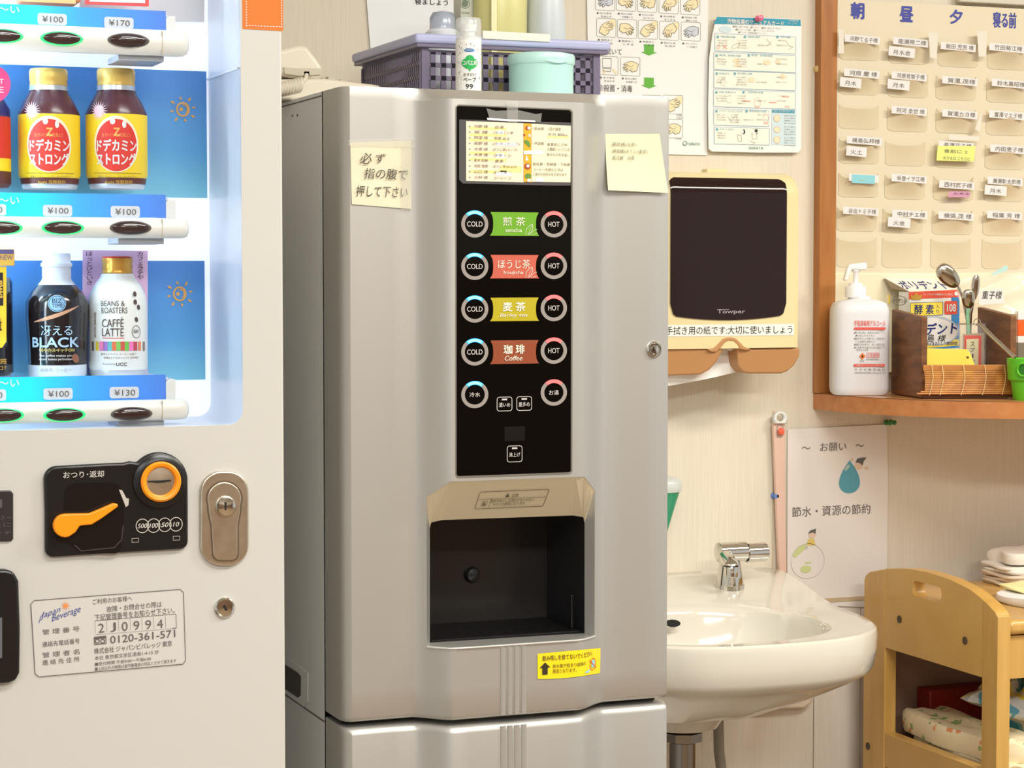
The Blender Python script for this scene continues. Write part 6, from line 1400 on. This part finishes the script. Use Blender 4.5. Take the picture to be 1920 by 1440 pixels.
folded(twx0+.010, twx0+.2, 2.895, 2.98, ZTc+.036, ZTc+.056, gz, tw, 'top_fold', .003, 12)
cl = FZ(ZTc).p(1880, 1140)
t = folded(FZ(ZTc).p(1872, 1125).x-.012, FZ(ZTc).p(1872, 1125).x+.22, 2.665, 2.80, ZTc+.0006, ZTc+.016, M('cloth_white', (238, 238, 236), .9, bump=(300, 300, 300, .0006, .4)), None, 'white_cloth', .003, 22)
tag(t, 'flat folded white cloth near the front edge of the cart top', 'cloth')
t2 = folded(FZ(ZTc).p(1872, 1120).x-.004, FZ(ZTc).p(1872, 1120).x+.2, 2.69, 2.83, ZTc+.0172, ZTc+.021, M('cloth_lemon', (240, 232, 170), .9), t, 'yellow_lining', .002, 23)
# floral fabric
fm_ = bpy.data.materials.new('floral_fabric'); fm_.use_nodes = True; nt = fm_.node_tree; bs = nt.nodes['Principled BSDF']; bs.inputs['Roughness'].default_value = .85
tc = nt.nodes.new('ShaderNodeTexCoord'); vo = nt.nodes.new('ShaderNodeTexVoronoi'); vo.inputs['Scale'].default_value = 46
nz = nt.nodes.new('ShaderNodeTexNoise'); nz.inputs['Scale'].default_value = 130; mxv = nt.nodes.new('ShaderNodeVectorMath'); mxv.operation = 'MULTIPLY_ADD'; mxv.inputs[1].default_value = (.014, .014, .014)
nt.links.new(tc.outputs['Object'], nz.inputs['Vector']); nt.links.new(nz.outputs['Color'], mxv.inputs[0]); nt.links.new(tc.outputs['Object'], mxv.inputs[2]); nt.links.new(mxv.outputs[0], vo.inputs['Vector'])
lt = nt.nodes.new('ShaderNodeMath'); lt.operation = 'LESS_THAN'; lt.inputs[1].default_value = .30; nt.links.new(vo.outputs['Distance'], lt.inputs[0])
cr = nt.nodes.new('ShaderNodeValToRGB'); cr.color_ramp.interpolation = 'CONSTANT'; sp_ = nt.nodes.new('ShaderNodeSeparateColor'); nt.links.new(vo.outputs['Color'], sp_.inputs[0]); nt.links.new(sp_.outputs[0], cr.inputs[0])
e = cr.color_ramp.elements; e[0].position = 0; e[0].color = tuple(lin(v) for v in (150, 172, 110))+(1,); e[1].position = .5; e[1].color = tuple(lin(v) for v in (232, 216, 178))+(1,); n_ = e.new(.74); n_.color = tuple(lin(v) for v in (226, 146, 96))+(1,)
mc_ = nt.nodes.new('ShaderNodeMix'); mc_.data_type = 'RGBA'; nt.links.new(lt.outputs[0], mc_.inputs['Factor']); mc_.inputs['A'].default_value = tuple(lin(v) for v in (234, 218, 180))+(1,); nt.links.new(cr.outputs[0], mc_.inputs['B']); nt.links.new(mc_.outputs['Result'], bs.inputs['Base Color'])
FBf = FY(Y0+.03)
fxx = XC+TH+.006
t = thing('floral_cloth', 'folded cream cloth with green and orange flower print on the lower cart shelf', 'cloth', (fxx+.12, 2.78, ZL_))
folded(fxx, fxx+.085, 2.665, 2.93, ZL_+.034, ZL_+.068, fm_, t, 'thick_fold', .004, 31)
folded(fxx+.004, fxx+.085, 2.655, 2.90, ZL_+.0265, ZL_+.0335, fm_, t, 'fold', .003, 32)
folded(fxx+.004, fxx+.085, 2.65, 2.86, ZL_+.017, ZL_+.0255, M('fabric_tan', (224, 190, 140), .85), t, 'fold', .003, 33)
t3 = folded(fxx+.002, fxx+.08, 2.70, 2.955, ZL_+.0005, ZL_+.0105, M('fabric_pink', (232, 200, 190), .85), None, 'pink_cloth', .002, 35)
tag(t3, 'pale pink folded cloth at the bottom of the pile on the lower cart shelf', 'cloth')
# colourful plastic bag
bm_ = bpy.data.materials.new('printed_film'); bm_.use_nodes = True; nt = bm_.node_tree; bs = nt.nodes['Principled BSDF']; bs.inputs['Roughness'].default_value = .18
tc = nt.nodes.new('ShaderNodeTexCoord'); vo = nt.nodes.new('ShaderNodeTexNoise'); vo.inputs['Scale'].default_value = 17; nt.links.new(tc.outputs['Object'], vo.inputs['Vector'])
cr = nt.nodes.new('ShaderNodeValToRGB'); cr.color_ramp.interpolation = 'CONSTANT'; nt.links.new(vo.outputs['Fac'], cr.inputs[0]); e = cr.color_ramp.elements
for i, (p_, c_) in enumerate(((0, (60, 150, 190)), (.40, (110, 182, 206)), (.46, (226, 230, 228)), (.55, (236, 220, 90)), (.60, (226, 230, 228)), (.66, (176, 196, 70)))):
    x_ = e[i] if i < 2 else e.new(p_); x_.position = p_; x_.color = tuple(lin(v) for v in c_)+(1,)
nt.links.new(cr.outputs[0], bs.inputs['Base Color'])
rn = random.Random(9)
def bagp(u, v):
    th_, ph_ = u*2*PI, (v-.5)*PI; n_ = 1+.10*math.sin(7*th_+3*ph_)+.07*math.sin(13*th_-5*ph_)
    z_ = ZL_+.001+.066+.066*n_*math.sin(ph_)
    return Vector((2.035-.085*max(0, min(1, (z_-ZL_-.07)/.03))+.105*n_*math.cos(ph_)*math.cos(th_), 2.78+.10*n_*math.cos(ph_)*math.sin(th_), z_))
b = MB(); rg_ = []
for j in range(1, 20):
    rg_.append([(lambda p: (p.x, p.y, max(p.z, ZL_+.001)))(bagp(i/40, j/20)) for i in range(40)])
b.loops(rg_, True, True, True); t = b.build('printed_bag', bm_); tag(t, 'glossy white, blue and yellow printed plastic bag beside the floral cloth', 'bag')
zt_r = P(1815, 1284, 2.945).z
t = MB().box(1.862, 2.2, 2.925, 2.965, ZL_, zt_r).build('red_box', M('dark_red', (128, 26, 18), .5), bevel=.003)
tag(t, 'dark red box at the back of the lower cart shelf behind the printed bag', 'box')
